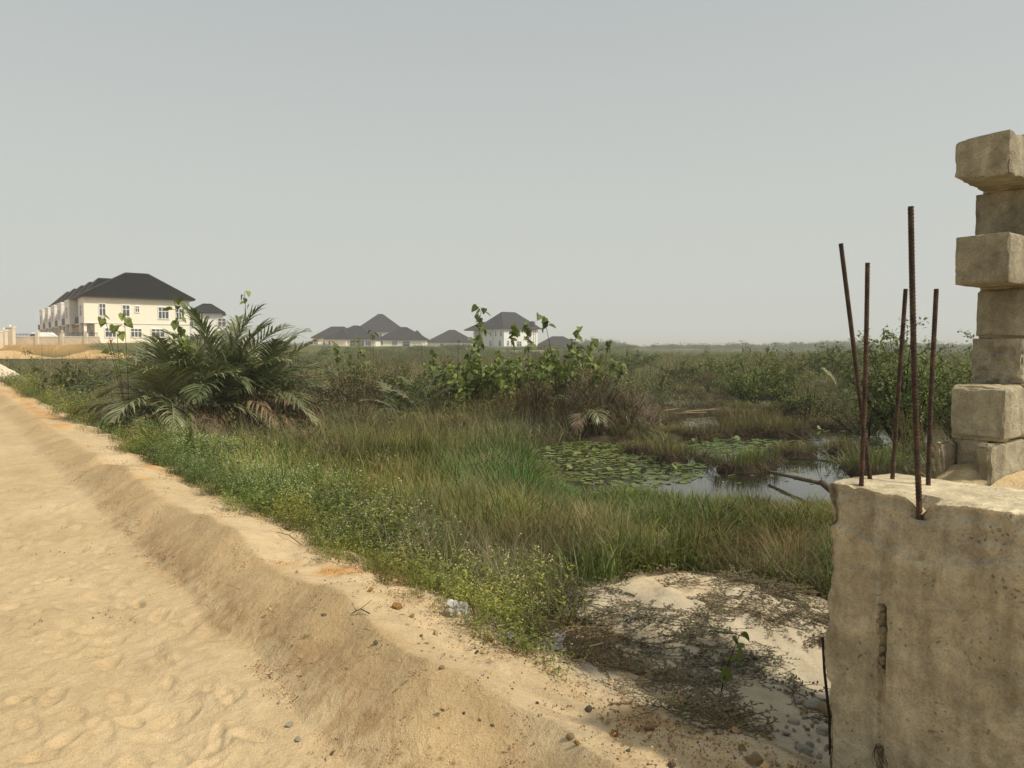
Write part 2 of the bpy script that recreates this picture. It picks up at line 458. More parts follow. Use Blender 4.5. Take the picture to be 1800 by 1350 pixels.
def build_terrain():
    ang = np.concatenate([np.arange(-180, -48, 4.0), np.arange(-48, -40, 1.0), np.arange(-40, 40.01, 0.2), np.arange(41, 48, 1.0), np.arange(48, 180, 4.0)])
    rad = [0.2]
    while rad[-1] < 3200:
        r = rad[-1]
        rad.append(r + (0.12 if r < 1.6 else max(0.017 * r, 0.0085 * r + 0.006) if r > 12 else (0.0065 * r if r < 7 else 0.0105 * r)))
    rad = np.array(rad)
    A, Rr = np.meshgrid(np.radians(ang), rad)
    X = Rr * np.sin(A); Y = Rr * np.cos(A)
    Z = height(X, Y)
    # footprints and scuffs
    S, T = st(X, Y)
    near = (Rr < 14) & (S < 1.6)
    xs, ys = S[near], T[near]; zz = np.zeros(len(xs))
    for (a, b, th, w, l, dp) in STAMPS:
        m = (np.abs(xs - a) < 0.3) & (np.abs(ys - b) < 0.3)
        if not m.any(): continue
        u = (xs[m] - a) * math.cos(th) + (ys[m] - b) * math.sin(th); v = -(xs[m] - a) * math.sin(th) + (ys[m] - b) * math.cos(th)
        q = np.sqrt((u / w) ** 2 + (v / l) ** 2)
        zz[m] += -dp * (1 - sstep(0.55, 1.0, q)) + 0.45 * dp * np.exp(-((q - 1.18) / 0.2) ** 2)
    Z[near] += zz
    nr, na = A.shape
    V = np.stack([X, Y, Z], -1).reshape(-1, 3)
    V = np.vstack([V, [[0, 0, Z[0].mean()]]])
    c = len(V) - 1
    i = np.arange(nr - 1)[:, None] * na; j = np.arange(na)[None, :]; j2 = (j + 1) % na
    Q = np.stack([i + j, i + j2, i + na + j2, i + na + j], -1).reshape(-1, 4)
    # ground colours: sand, clay, dark marsh soil, white mound; bank tone includes slope shade
    x, y = V[:, 0], V[:, 1]
    s, t = st(x, y); r = np.hypot(x, y)
    n1 = fbm(x, y, 0.9, 4, 71); n2 = fbm(x, y, 5.0, 4, 72); n3 = fbm(x, y, 22.0, 3, 73)
    road = np.array([0.50, 0.385, 0.225]); pale = np.array([0.56, 0.45, 0.285]); clay = np.array([0.50, 0.27, 0.085]); soil = np.array([0.050, 0.040, 0.025])
    white = np.array([0.49, 0.43, 0.32]); brown = np.array([0.26, 0.145, 0.06]); bank = np.array([0.47, 0.35, 0.195])
    def mixc(c, k, f): return c * (1 - f[:, None]) + k * f[:, None]
    C = np.tile(road, (len(V), 1))
    C = mixc(C, pale, np.clip(0.4 + 0.6 * n1, 0, 1) * 0.6)
    f = sstep(1.2, 1.4, s + 0.08 * n2)
    C = mixc(C, bank, f * 0.85)  # darker tone on the road-facing slope, its shading painted into the colour
    C = mixc(C, pale, sstep(1.62, 1.75, s + 0.05 * n2) * 0.75)
    C = mixc(C, clay, sstep(0.25, 0.75, fbm(x, y, 1.7, 4, 74)) * sstep(1.55, 1.8, s) * sstep(2.9, 2.3, s) * 0.75)
    C = mixc(C, clay, sstep(14, 20, t) * sstep(1.5, 1.9, s) * sstep(2.8, 2.2, s) * sstep(-0.1, 0.4, n2) * 0.8)
    C = mixc(C, brown, np.exp(-((s - 1.33 - 0.08 * n1) / 0.13) ** 2) * sstep(-0.15, 0.35, n3 + 0.5 * n2) * sstep(1.0, 2.0, t) * sstep(12, 7, t) * 0.40)
    soilf = sstep(2.25, 2.9, s + 0.15 * n2)
    C = mixc(C, soil * 1.0, soilf)
    dm = np.sqrt(((x - 1.15) / 1.75) ** 2 + ((y - 4.55) / 1.85) ** 2)
    C = mixc(C, white * (0.95 + 0.1 * n2[:, None]), sstep(1.15, 0.85, dm + 0.10 * n2) * sstep(2.1, 2.5, s))
    C = mixc(C, pale, sstep(0.9, 0.4, np.sqrt(((x - 1.1) / 1.0) ** 2 + ((y - 5.6) / 0.7) ** 2) + 0.15 * n2) * 0.5 * sstep(2.1, 2.5, s))
    C = mixc(C, np.array([0.10, 0.11, 0.045]), sstep(25, 60, r) * soilf * 0.8)
    V_h = V[:, 2]
    C = mixc(C, np.array([0.55, 0.33, 0.13]), sstep(0.4, 1.6, V_h) * sstep(60, 80, r) * sstep(-46, -56, x) * (0.6 + 0.4 * np.clip(n1, 0, 1)))
    C = mixc(C, np.array([0.10, 0.11, 0.045]), sstep(0.4, 1.6, V_h) * sstep(60, 80, r) * sstep(-56, -46, x) * .8)
    col4 = np.ones((len(V), 4)); col4[:, :3] = np.clip(C, 0, 1)
    # whole-sheet normals so that the three sheets shade as one
    a, b, d = V[Q[:, 0]], V[Q[:, 1]], V[Q[:, 2]]
    fn = np.cross(b - a, d - a)
    N = np.zeros_like(V)
    for k in range(4): np.add.at(N, Q[:, k], fn)
    N[c] = (0, 0, 1); N /= np.linalg.norm(N, axis=1, keepdims=True) + 1e-12
    N[N[:, 2] < 0] *= -1
    fs, ft = s[Q].mean(1), t[Q].mean(1); fx, fy = x[Q].mean(1), y[Q].mean(1)
    edge1 = 1.2 + 0.06 * fbm(ft, fs * 0.2, 1.3, 3, 81)
    edge2 = 2.35 + 0.12 * fbm(ft, fs * 0.2, 1.0, 3, 82)
    far = np.hypot(fx, fy) > 110
    which = np.where(far | (fs > edge2), 2, np.where(fs > edge1, 1, 0))
    for w, name, label in ((0, 'sandy_road', None), (1, 'sand_bank', None), (2, 'ground', None)):
        F = Q[which == w]
        tri = [(c, int(q), int(q2)) for q, q2 in zip(range(na), [(k + 1) % na for k in range(na)])] if w == 0 else []
        used = np.unique(np.concatenate([F.ravel(), np.array(tri, int).ravel()]).astype(int)) if tri else np.unique(F)
        rm = np.full(len(V), -1); rm[used] = np.arange(len(used))
        me = bpy.data.meshes.new(name)
        me.from_pydata(V[used].tolist(), [], rm[F].tolist() + [tuple(int(rm[k]) for k in f)[::-1] for f in tri])
        at = me.color_attributes.new('Col', 'FLOAT_COLOR', 'POINT'); at.data.foreach_set('color', col4[used].ravel())
        me.polygons.foreach_set('use_smooth', [True] * len(me.polygons))
        me.materials.append(M['ground'])
        me.update()
        me.normals_split_custom_set_from_vertices(N[used].tolist())
        tag(link(name, me), kind='structure')
build_terrain()

def build_water():
    mb = MB()
    for k, (cx, cy, rx, ry) in enumerate([(3.9, 15.5, 6.5, 5.6), (10.6, 19.4, 5.0, 6.0)]): pass
    xs = np.linspace(-12, 20, 9); ys = np.linspace(9, 50, 9)
    V = [(x, y, WATER_Z) for y in ys for x in xs]
    F = [(j * 9 + i, j * 9 + i + 1, (j + 1) * 9 + i + 1, (j + 1) * 9 + i) for j in range(8) for i in range(8)]
    mb.add(V, F)
    tag(mb.build('water', M['water']), kind='structure')
build_water()
#%%BUILDINGS
# ------------------------------------------------------------------ buildings
RZN = math.atan2(NV[1], NV[0])
BASE_Z = 2.15

def roof_mesh(mb, x0, x1, y0, y1, ze, zr, r0, r1, rows=14, axis='x', lip=0.07, col=(1, 1, 1)):
    """hip roof over a rectangle with its ridge from r0 to r1 along the axis, laid in proud courses of tiles"""
    if axis == 'x':
        ym = (y0 + y1) / 2; A, B = Vector((r0, ym, zr)), Vector((r1, ym, zr))
        planes = [((x0, y0), (x1, y0), A, B), ((x1, y0), (x1, y1), B, B), ((x1, y1), (x0, y1), B, A), ((x0, y1), (x0, y0), A, A)]
    else:
        xm = (x0 + x1) / 2; A, B = Vector((xm, r0, zr)), Vector((xm, r1, zr))
        planes = [((x0, y0), (x1, y0), A, A), ((x1, y0), (x1, y1), A, B), ((x1, y1), (x0, y1), B, B), ((x0, y1), (x0, y0), B, A)]
    for a, b, ra, rb in planes:
        a = Vector((*a, ze)); b = Vector((*b, ze))
        nrm = (b - a).cross(ra - a).normalized()
        for i in range(rows):
            f0, f1 = i / rows, (i + 1) / rows
            p0, p1 = a.lerp(ra, f0) + nrm * lip, b.lerp(rb, f0) + nrm * lip
            q0, q1 = a.lerp(ra, f1), b.lerp(rb, f1)
            k0, k1 = a.lerp(ra, f0), b.lerp(rb, f0)
            mb.add([tuple(v) for v in (k0, k1, p1, p0, q1, q0)], [(0, 1, 2, 3), (3, 2, 4, 5)], col)
    mb.box(x0 + 0.02, x1 - 0.02, y0 + 0.02, y1 - 0.02, ze - 0.12, ze - 0.004, (0.9, 0.9, 0.9))
    for p, q in ((A, Vector((x0, y0, ze))), (A if axis == 'x' else B, Vector((x0, y1, ze))), (B if axis == 'x' else A, Vector((x1, y0, ze))), (B, Vector((x1, y1, ze)))):
        mb.tube([p + Vector((0, 0, .06)), q + Vector((0, 0, .08))], 0.1, 5, col)
    if (A - B).length > 0.1: mb.tube([A + Vector((0, 0, .05)), B + Vector((0, 0, .05))], 0.12, 5, col)

def add_window(parent, x, y, z, w, h, rz, mull=2, trans=True):
    """window centred at x, y with its sill at z; rz turns its outward side (local -Y)"""
    f = MB(); t = 0.09
    f.box(-w / 2 - .12, w / 2 + .12, -0.10, 0.03, -0.14, 0.0); f.box(-w / 2 - .12, w / 2 + .12, -0.08, 0.03, h, h + .12)
    f.box(-w / 2 - .12, -w / 2, -0.08, 0.03, 0, h); f.box(w / 2, w / 2 + .12, -0.08, 0.03, 0, h)
    for i in range(1, mull + 1):
        xx = -w / 2 + w * i / (mull + 1); f.box(xx - t / 2, xx + t / 2, -0.05, 0.03, 0, h)
    if trans: f.box(-w / 2, w / 2, -0.053, 0.032, h * .62, h * .62 + t)
    o = f.build('window', M['white'], parent, (x, y, z)); o.rotation_euler = (0, 0, rz)
    g = MB(); g.box(-w / 2, w / 2, -0.012, 0.02, 0, h)
    g.build('pane', M['glass'], o)
    return o

def terrace():
    h = empty('terraced_houses', (-60.0, 104.0, BASE_Z), RZN)
    tag(h, 'long two-storey cream terrace with dark hipped roofs and white bays stepping back', 'building')
    U, NU, DEP = 8.7, 6, 14.0
    w = MB(); cr = MB()
    cr.box(0.0, DEP, 0.0, 0.25, 3.25, 6.55)                       # cream upper end wall
    cr.box(1.3, DEP, 0.05, 0.25, -0.8, 3.25)                      # ground floor end wall
    w.box(-0.06, DEP + .06, -0.06, 0.25, 6.55, 6.85)              # cornice
    w.box(-0.03, DEP + .03, -0.03, 0.25, 3.13, 3.27)              # string course
    for k in range(NU):
        y = U * k
        bx = 0.0 if k == 0 else -0.7
        w.box(bx, 3.2, y + (0.25 if k == 0 else 0), y + 5.0, 3.2, 6.8 if k == 0 else 6.84)         # projecting white bay
        w.box(2.7, 3.2, y + 5.0, y + U, 3.2, 6.8)                              # recessed balcony wall
        w.box(1.8, 3.2, y + 0.3, y + U, -0.8, 3.2)                             # ground floor
        w.box(bx, 2.7, y + 5.0, y + U, 3.05, 3.2)                              # balcony slab
        w.box(bx, bx + .35, y + 0.3, y + .65, -0.8, 3.2); w.box(bx, bx + .35, y + 4.6, y + 4.95, -0.8, 3.2)   # pillars
        w.box(bx - .06, 3.2, y - .05 + (0.3 if k == 0 else 0), y + 5.05, 6.6, 6.9)
    w.box(3.2, DEP - .02, .25, U * NU, -0.8, 6.8)
    w.build('wall', M['white'], h); cr.build('end_wall', M['cream'], h)
    for k in range(NU):
        r = MB(); y = U * k
        roof_mesh(r, 0.4 if k else -0.7, DEP + .7, y - (0.7 if k == 0 else 0.0), y + U + (0.7 if k == NU - 1 else 0.0), 6.9, (10.75 if k == 0 else 10.5), (6.1 if k == 0 else 3.9), 9.2, 20, lip=.17)
        r.build('roof', M['roof'], h)
        g = MB(); g.box(2.66, 2.72, y + 5.3, y + 8.2, 3.3, 5.8); g.build('balcony_door', M['glass'], h)
        g = MB(); b0 = 0.0 if k == 0 else -0.7; g.box(b0 + .02, b0 + .06, y + 5.05, y + U - .05, 3.25, 4.2)
        g.build('balcony_railing', M['dark'], h)
        g = MB(); g.box(1.76, 1.81, y + 1.2, y + 3.4, -.6, 2.3); g.build('door', M['glass'], h)
        g = MB(); g.box(1.76, 1.81, y + 5.4, y + 7.4, .4, 2.3); g.build('ground_floor_window', M['glass'], h)
        add_window(h, (0.0 if k == 0 else -0.7), y + 2.5, 4.2, 1.6, 1.5, -R(90), 1)
    def kx(px):
        q = (px - 900) / 1300; return (q * 104 + 60) / (NV[0] - NV[1] * q)
    for p0, p1, t, b in ((177.5, 187.5, 535, 555), (218.5, 229.5, 537.5, 556), (240.5, 246.5, 539, 548.5), (281, 298, 541, 560), (187, 205, 577.5, 592), (232, 250, 578.5, 592), (268, 290, 579, 592), (312, 325, 543, 562)):
        x0, x1 = kx(p0), kx(p1); xm = (x0 + x1) / 2; D = 104 + NV[1] * xm
        zt = EYE + (614 - t) / 1300 * D - BASE_Z; zb = EYE + (614 - b) / 1300 * D - BASE_Z
        add_window(h, xm, 0.0 if zb > 3.2 else 0.05, zb, x1 - x0, zt - zb, 0, 1 if p1 - p0 < 12 else 2)
terrace()

def bungalow(name, label, cat, pxc, D, eave_y, peak_y, wpx, dep, ridge, rz, base=None, wins=(), wing=None, wallmat='cream', storeys=1, group=None):
    """hip-roofed house seen across the marsh; wpx is its eave width in photo pixels"""
    base = BASE_Z if base is None else base
    x = (pxc - 900) / 1300 * D
    ze = EYE + (614 - eave_y) / 1300 * D - base
    zr = EYE + (614 - peak_y) / 1300 * D - base
    W = wpx / 1300 * D / (abs(math.cos(rz)) + 0.0)
    h = empty(name, (x, D, base), rz); tag(h, label, cat, group)
    w = MB(); w.box(-W / 2 + .6, W / 2 - .6, .6, dep - .6, -1.5, ze - .1)
    if wing: a, b, pr = wing; w.box(a + .5, b - .5, -pr + .6, .6, -1.5, ze - .1)
    w.build('wall', M[wallmat], h)
    t = MB(); t.box(-W / 2 + .5, W / 2 - .5, .5, dep - .5, ze - .45, ze - .12)
    if wing: t.box(a + .4, b - .4, -pr + .5, .5, ze - .45, ze - .12)
    t.build('cornice', M['white'], h)
    r = MB(); roof_mesh(r, -W / 2, W / 2, 0, dep, ze, zr, -ridge / 2, ridge / 2, 12)
    r.build('roof', M['roof'], h)
    if wing:
        r = MB(); hh = ze + (zr - ze) * 0.72; roof_mesh(r, a, b, -pr, dep * .6, ze + .01, hh, -pr + (b - a) / 2, dep * .45, 10, 'y')
        r.build('wing_roof', M['roof'], h)
    for (wx, wy, wz, ww, wh, m) in wins: add_window(h, wx, wy, wz, ww, wh, 0, m)
    return h, ze, zr, W

def bungalows():
    bungalow('bungalow', 'grey-roofed cream bungalow furthest towards the palm, half behind its neighbour', 'house', 590, 250, 594, 574, 84, 13, 4.5, R(6),
             wins=((-6.5, .6, .9, 1.2, 1.3, 1), (-3.8, .6, .9, .8, 1.3, 0)))
    bungalow('bungalow', 'cream bungalow with a pyramid roof and dark garage opening above the orange earth', 'house', 616, 232, 596, 572, 96, 13, 1.6, R(-4),
             wins=((-2.6, .6, .8, 1.6, 1.3, 2), (5.6, .6, .8, 1.7, 1.3, 2), (-6.8, .6, .9, .6, 1.2, 0), (2.0, .6, 0.1, 4.4, 2.1, 4)), wing=(-4.4, -0.6, 1.2))
    bungalow('villa', 'tall two-storey villa with one large pyramid roof standing behind the row of bungalows', 'house', 668, 264, 583, 551, 92, 17, 1.6, R(8), wallmat='white',
             wins=((-2.4, .6, 3.6, 1.2, 1.5, 1), (-.2, .6, 3.6, 1.8, 1.5, 2), (3.5, .6, 3.6, 1.2, 1.5, 1), (-4, .6, .8, 1.5, 1.4, 1)))
    bungalow('bungalow', 'cream bungalow with two stepped hips directly below the large pyramid roof', 'house', 707, 238, 597, 575, 88, 12, 2.0, R(3),
             wins=((-2.4, .6, .8, 1.5, 1.3, 2), (5.8, .6, .8, 1.5, 1.3, 2), (-6.5, .6, .9, .6, 1.2, 0), (2.2, .6, 0.2, 4.0, 1.8, 4)), wing=(2.0, 7.2, 1.4))
    bungalow('bungalow', 'cream bungalow standing alone between the row and the taller house', 'house', 790, 285, 601.5, 580, 84, 12, 2.2, R(-5), base=1.7,
             wins=((-3, .6, .8, 1.2, 1.2, 1), (5, .6, .8, 1.2, 1.2, 1)), wing=(0.5, 5.5, 1.2))
    bungalow('bungalow', 'low dark-roofed bungalow beyond the water tank of the taller house', 'house', 984, 262, 608, 591.5, 76, 12, 4.0, R(4), base=-0.2, wallmat='white',
             wins=((5, .6, .8, 1.2, 1.2, 1),))
    bungalow('villa', 'dark-roofed house mostly hidden behind the big palm', 'house', 364, 128, 550, 533, 58, 9, 1.4, R(20), wallmat='white',
             wins=((-2, .6, 3.4, 1.2, 1.4, 1), (2.5, .6, 3.4, 1.2, 1.4, 1)))
bungalows()

def villa_f():
    D = 228; h = empty('villa', (-2.5, D, BASE_Z), RZN)
    tag(h, 'two-storey white house with dark hipped roof beside a tank on a red tower', 'house')
    ze, zr, L, Wd = 5.9, 11.2, 13.5, 13.3
    w = MB(); w.box(0, L, 0, Wd, -2, ze); w.box(1.0, 8, Wd, Wd + 4.5, -2, ze - .3); w.box(-1.4, -1.0, Wd + .5, Wd + 1.0, -2, ze - .3); w.box(-1.4, 1.0, Wd + .4, Wd + 4.4, 2.6, 2.9)
    w.box(-.06, L + .06, -.06, .0, 2.75, 2.95, (.6, .5, .45)); w.build('wall', M['white'], h)
    b = MB(); b.box(0.9, 1.0, Wd + .5, Wd + 4.4, 0, ze - .5); b.build('porch_wall', M['weathered'], h)
    r = MB(); roof_mesh(r, -.9, L + .9, -.9, Wd + .9, ze, zr, 4.2, 9.6, 18); r.build('roof', M['roof'], h)
    r = MB(); roof_mesh(r, -2.2, 8.5, Wd - 3, Wd + 5.4, ze - .3, ze + 2.3, 2.0, 5.0, 10); r.build('porch_roof', M['roof'], h)
    for x, z, ww in ((3.2, 3.7, 1.0), (5.6, 3.5, 1.6), (10.3, 3.5, 1.3), (1.6, .6, .8), (3.2, .6, .8), (6, .4, 1.8), (10.4, .6, 1.2)): add_window(h, x, 0, z, ww, 1.5, 0, 1)
    for y, z, ww in ((1.4, 3.5, .8), (4.2, 3.5, .8), (6.8, 3.5, .8), (9.4, 3.5, .8), (2.0, .5, 1.2), (7, .5, 1.2)): add_window(h, 0, y, z, ww, 1.6, -R(90), 1)
    p = MB(); p.tube([(-.05, 5.6, -1), (-.05, 5.6, ze)], .07, 6); p.build('drain_pipe', M['dark'], h)
    # water tower
    t = empty('water_tower', ((935 - 900) / 1300 * 222, 222, 1.2), R(20)); tag(t, 'black water tank on a tall red steel tower beside the white house', 'water tower')
    f = MB()
    for sx in (-.75, .75):
        for sy in (-.75, .75): f.tube([(sx, sy, -1), (sx, sy, 7.2)], .07, 5)
    for z in (2.5, 4.9, 7.15):
        for a, b_ in (((-.75, -.75), (.75, -.75)), ((.75, -.75), (.75, .75)), ((.75, .75), (-.75, .75)), ((-.75, .75), (-.75, -.75))): f.tube([(*a, z), (*b_, z)], .045, 4)
    f.build('frame', M['oxide'], t)
    k = MB(); k.tube([(0, 0, 7.25), (0, 0, 7.4), (0, 0, 8.5), (0, 0, 8.75), (0, 0, 8.85)], [.8, .85, .85, .5, .2], 14); k.build('tank', M['dark'], t)
    a = MB(); a.tube([(1.0, 0, 7.0), (1.0, 0, 9.0)], .03, 4)
    for z in (8.0, 8.3, 8.6, 8.9): a.tube([(.6, -.3, z), (1.5, .3, z)], .018, 4)
    a.build('aerial', M['dark'], t)
villa_f()

def boundary():
    D = 97.0
    zb = 2.25
    h = empty('boundary_wall', (0, 0, 0)); tag(h, 'low weathered cream wall with square posts in front of the terrace', 'wall')
    w = MB(); w.box(-68.6, -54, D, D + .2, -.5, zb + .95, (1, 1, 1)); w.build('wall_panel', M['weathered'], h)
    c = MB(); c.box(-68.6, -54, D - .03, D + .23, zb + .95, zb + 1.04); c.build('coping', M['white'], h)
    for px in (66.5, 110, 152): 
        x = (px - 900) / 1300 * D; p = MB(); p.box(x - .2, x + .2, D - .12, D + .3, -.5, zb + 1.5)
        p.tube([(x, D + .1, zb + 1.5), (x, D + .1, zb + 1.57), (x, D + .1, zb + 1.7), (x, D + .1, zb + 1.8), (x, D + .1, zb + 1.84)], [.06, .12, .15, .1, .03], 8)
        p.build('post', M['weathered'], h)
    for k, (px, wd, top) in enumerate(((20, .95, 2.15), (8.5, .6, 1.7), (0, .6, 1.5))):
        x = (px - 900) / 1300 * (D - 1 - 2 * k); g = empty('gate_pier', (x, D - 1 - 2 * k, zb - .6))
        tag(g, ('tall weathered gate pier with a ball on top at the end of the low wall', 'shorter stained pier next to the tall gate pier', 'stained pier cut by the edge of the picture')[k], 'gate pier')
        p = MB(); p.box(-wd / 2, wd / 2, -.3, .3, -1, top + .6); p.build('shaft', M['weathered'], g)
        p = MB(); p.box(-wd / 2 - .06, wd / 2 + .06, -.36, .36, top + .6, top + .72); p.tube([(0, 0, top + .72), (0, 0, top + .8), (0, 0, top + .92), (0, 0, top + 1.0)], [.05, .11, .11, .03], 8); p.build('cap', M['white'], g)
    # dark railing beyond the wall
    for x0, x1, Dd, n, lab in ((-77, -70.2, 108, 34, 'dark iron railing between the gate pier and the white car'), (-60.0, -56.2, 100.5, 20, 'dark iron railing below the cream overhang of the terrace')):
        g = empty('iron_railing', (x0, Dd, BASE_Z)); tag(g, lab, 'railing')
        m = MB(); L = x1 - x0
        for i in range(n + 1): m.tube([(L * i / n, 0, -.2), (L * i / n, 0, 1.75)], .025, 4)
        m.build('bars', M['dark'], g)
        m = MB(); m.box(0, L, -.03, .03, 1.6, 1.66); m.box(0, L, -.03, .03, .3, .36); m.box(0, L, -.04, .04, -.3, .2); m.build('rail', M['dark'], g)
    # white estate car
    c = empty('parked_car', ((81.5 - 900) / 1300 * 102, 102, BASE_Z), R(-14)); tag(c, 'white parked car with dark rear window behind the low wall', 'car')
    m = MB()
    prof = [(-2.2, .35), (-2.25, .75), (-2.2, .95), (-1.9, 1.05), (-1.65, 1.62), (-1.3, 1.76), (.5, 1.76), (1.3, 1.15), (2.2, 1.0), (2.3, .6), (2.25, .35)]
    for (a, b) in ((-.95, .95),):
        n = len(prof); V = [(-.95 + (.14 if z > 1.2 else 0), y, z) for y, z in prof] + [(.95 - (.14 if z > 1.2 else 0), y, z) for y, z in prof]
        F = [tuple(range(n)), tuple(range(2 * n - 1, n - 1, -1))] + [(i, i + n, (i + 1) % n + n, (i + 1) % n) for i in range(n)]
        m.add(V, F)
    m.build('body', M['carpaint'], c)
    g = MB(); g.add([(-.78, -1.885, 1.12), (.78, -1.885, 1.12), (.7, -1.70, 1.56), (-.7, -1.70, 1.56)], [(0, 1, 2, 3)]); g.build('rear_window', M['glass'], c)
    for sx in (-.8, .8):
        for sy in (-1.4, 1.4):
            g = MB(); g.tube([(sx - .1, sy, .34), (sx + .1, sy, .34)], .34, 14); g.build('wheel', M['dark'], c)
    # low wall by the bungalows
    h = empty('boundary_wall', (0, 0, 0)); tag(h, 'pale low wall half buried in bushes below the lone bungalow', 'wall')
    w = MB(); w.box(-24, 8, 186, 186.25, 0, 1.35); w.build('wall_panel', M['weathered'], h)
    h = empty('perimeter_fence', (0, 0, 0)); tag(h, 'low grey fence before the bungalow nearest the palm', 'fence')
    w = MB(); w.box(-63, -53, 215, 215.2, 1.2, 3.0, (.25, .27, .3)); w.build('fence_panel', plain_mat('grey_fence', (.28, .30, .33)), h)
boundary()

def mounds():
    def mound(name, cx, cy, rx, ry, hgt, col, label=None, seed=0, base=None):
        n = 40; m = MB(); V = []; F = []
        for j in range(14):
            for i in range(n):
                a = 2 * math.pi * i / n; f = j / 13
                V.append((math.cos(a) * rx * (1 - f), math.sin(a) * ry * (1 - f), 0))
        V = np.array(V); f = np.repeat(np.arange(14) / 13, n)
        X, Y = V[:, 0] + cx, V[:, 1] + cy
        z = height(X, Y) if base is None else np.full(len(X), base)
        V[:, 0] += cx; V[:, 1] += cy
        V[:, 2] = z - .05 + hgt * sstep(0, 1, f) * (1 + .35 * fbm(X / rx, Y / rx, 2.2, 4, seed)) + .06 * hgt * fbm(X / rx, Y / rx, 11, 3, seed + 4) * np.minimum(f * 6, 1)
        F = [(j * n + i, j * n + (i + 1) % n, (j + 1) * n + (i + 1) % n, (j + 1) * n + i) for j in range(13) for i in range(n)]
        m.add(V, F, col)
        return tag(m.build(name, M['ground'], smooth=True), kind='structure')
    mound('sand_heap', -25.9, 37.0, 2.6, 1.6, .85, (.62, .55, .42), seed=5)
    mound('earth_mound', -30.5, 168, 6.2, 3.0, 1.6, (.55, .27, .09), seed=9, base=.4)
    mound('earth_mound', -58, 84, 7.0, 3.0, .9, (.56, .40, .20), seed=12, base=.6)
    mound('earth_mound', -48, 86, 6, 3.0, 1.0, (.54, .36, .17), seed=15, base=.6)
mounds()
#%%CONCRETE
# ------------------------------------------------------------------ concrete beam, column bars and block stack
CORNER = np.array([1.045, 2.43])            # left end of the face that looks onto the road
AV = -DV                                    # runs along the face, towards the camera side
def WL(a, n, z): return np.array([CORNER[0] + AV[0] * a + NV[0] * n, CORNER[1] + AV[1] * a + NV[1] * n, z])

def grid_box(L, W, H, step):
    """surface of a box 0..L, 0..W, 0..H as one welded grid: verts and quads"""
    nx, ny, nz = max(1, round(L / step)), max(1, round(W / step)), max(1, round(H / step))
    idx = {}; V = []; F = []
    def vid(i, j, k):
        key = (i, j, k)
        if key not in idx: idx[key] = len(V); V.append((i / nx * L, j / ny * W, k / nz * H))
        return idx[key]
    for i in range(nx):
        for j in range(ny):
            F.append((vid(i, j, 0), vid(i, j + 1, 0), vid(i + 1, j + 1, 0), vid(i + 1, j, 0)))
            F.append((vid(i, j, nz), vid(i + 1, j, nz), vid(i + 1, j + 1, nz), vid(i, j + 1, nz)))
    for i in range(nx):
        for k in range(nz):
            F.append((vid(i, 0, k), vid(i + 1, 0, k), vid(i + 1, 0, k + 1), vid(i, 0, k + 1)))
            F.append((vid(i, ny, k), vid(i, ny, k + 1), vid(i + 1, ny, k + 1), vid(i + 1, ny, k)))
    for j in range(ny):
        for k in range(nz):
            F.append((vid(0, j, k), vid(0, j, k + 1), vid(0, j + 1, k + 1), vid(0, j + 1, k)))
            F.append((vid(nx, j, k), vid(nx, j + 1, k), vid(nx, j + 1, k + 1), vid(nx, j, k + 1)))
    return np.array(V), F

def rough_box(L, W, H, step, seed, chip=0.012, amp=0.003, rnd=0.008):
    V, F = grid_box(L, W, H, step)
    P = V.copy()
    dims = np.array([L, W, H])
    near = np.minimum(V, dims - V)                       # distance to the faces on each axis
    srt = np.sort(near, axis=1)
    edge_d = srt[:, 1]                                   # distance to the nearest edge for a surface point
    ctr = dims / 2
    inward = np.sign(ctr - V) * (near < 1e-6 + 0.0)      # only for coordinates lying on a face
    ch = np.clip(fbm3(V + seed * 3.1, 16, 4, seed), 0.0, 1)
    pull = (rnd + chip * ch) * np.clip(1 - edge_d / (rnd * 1.6 + chip * ch * 1.3), 0, 1) ** 1.5
    P += inward * pull[:, None]
    P += (np.stack([fbm3(V + 7.7 * k + seed, 14, 4, seed + k) for k in range(3)], 1)) * amp
    return P, F

def to_world(P, a0, n0, z0):
    """local x along the wall, y away from the road, z up"""
    Q = np.empty_like(P)
    Q[:, 0] = CORNER[0] + AV[0] * (P[:, 0] + a0) + NV[0] * (P[:, 1] + n0)
    Q[:, 1] = CORNER[1] + AV[1] * (P[:, 0] + a0) + NV[1] * (P[:, 1] + n0)
    Q[:, 2] = P[:, 2] + z0
    return Q

def mirror_faces(F): return [tuple(f[::-1]) for f in F]

def sharp(o, deg=32):
    try: o.data.set_sharp_from_angle(angle=R(deg))
    except Exception as e: print('sharp', e)
    return o

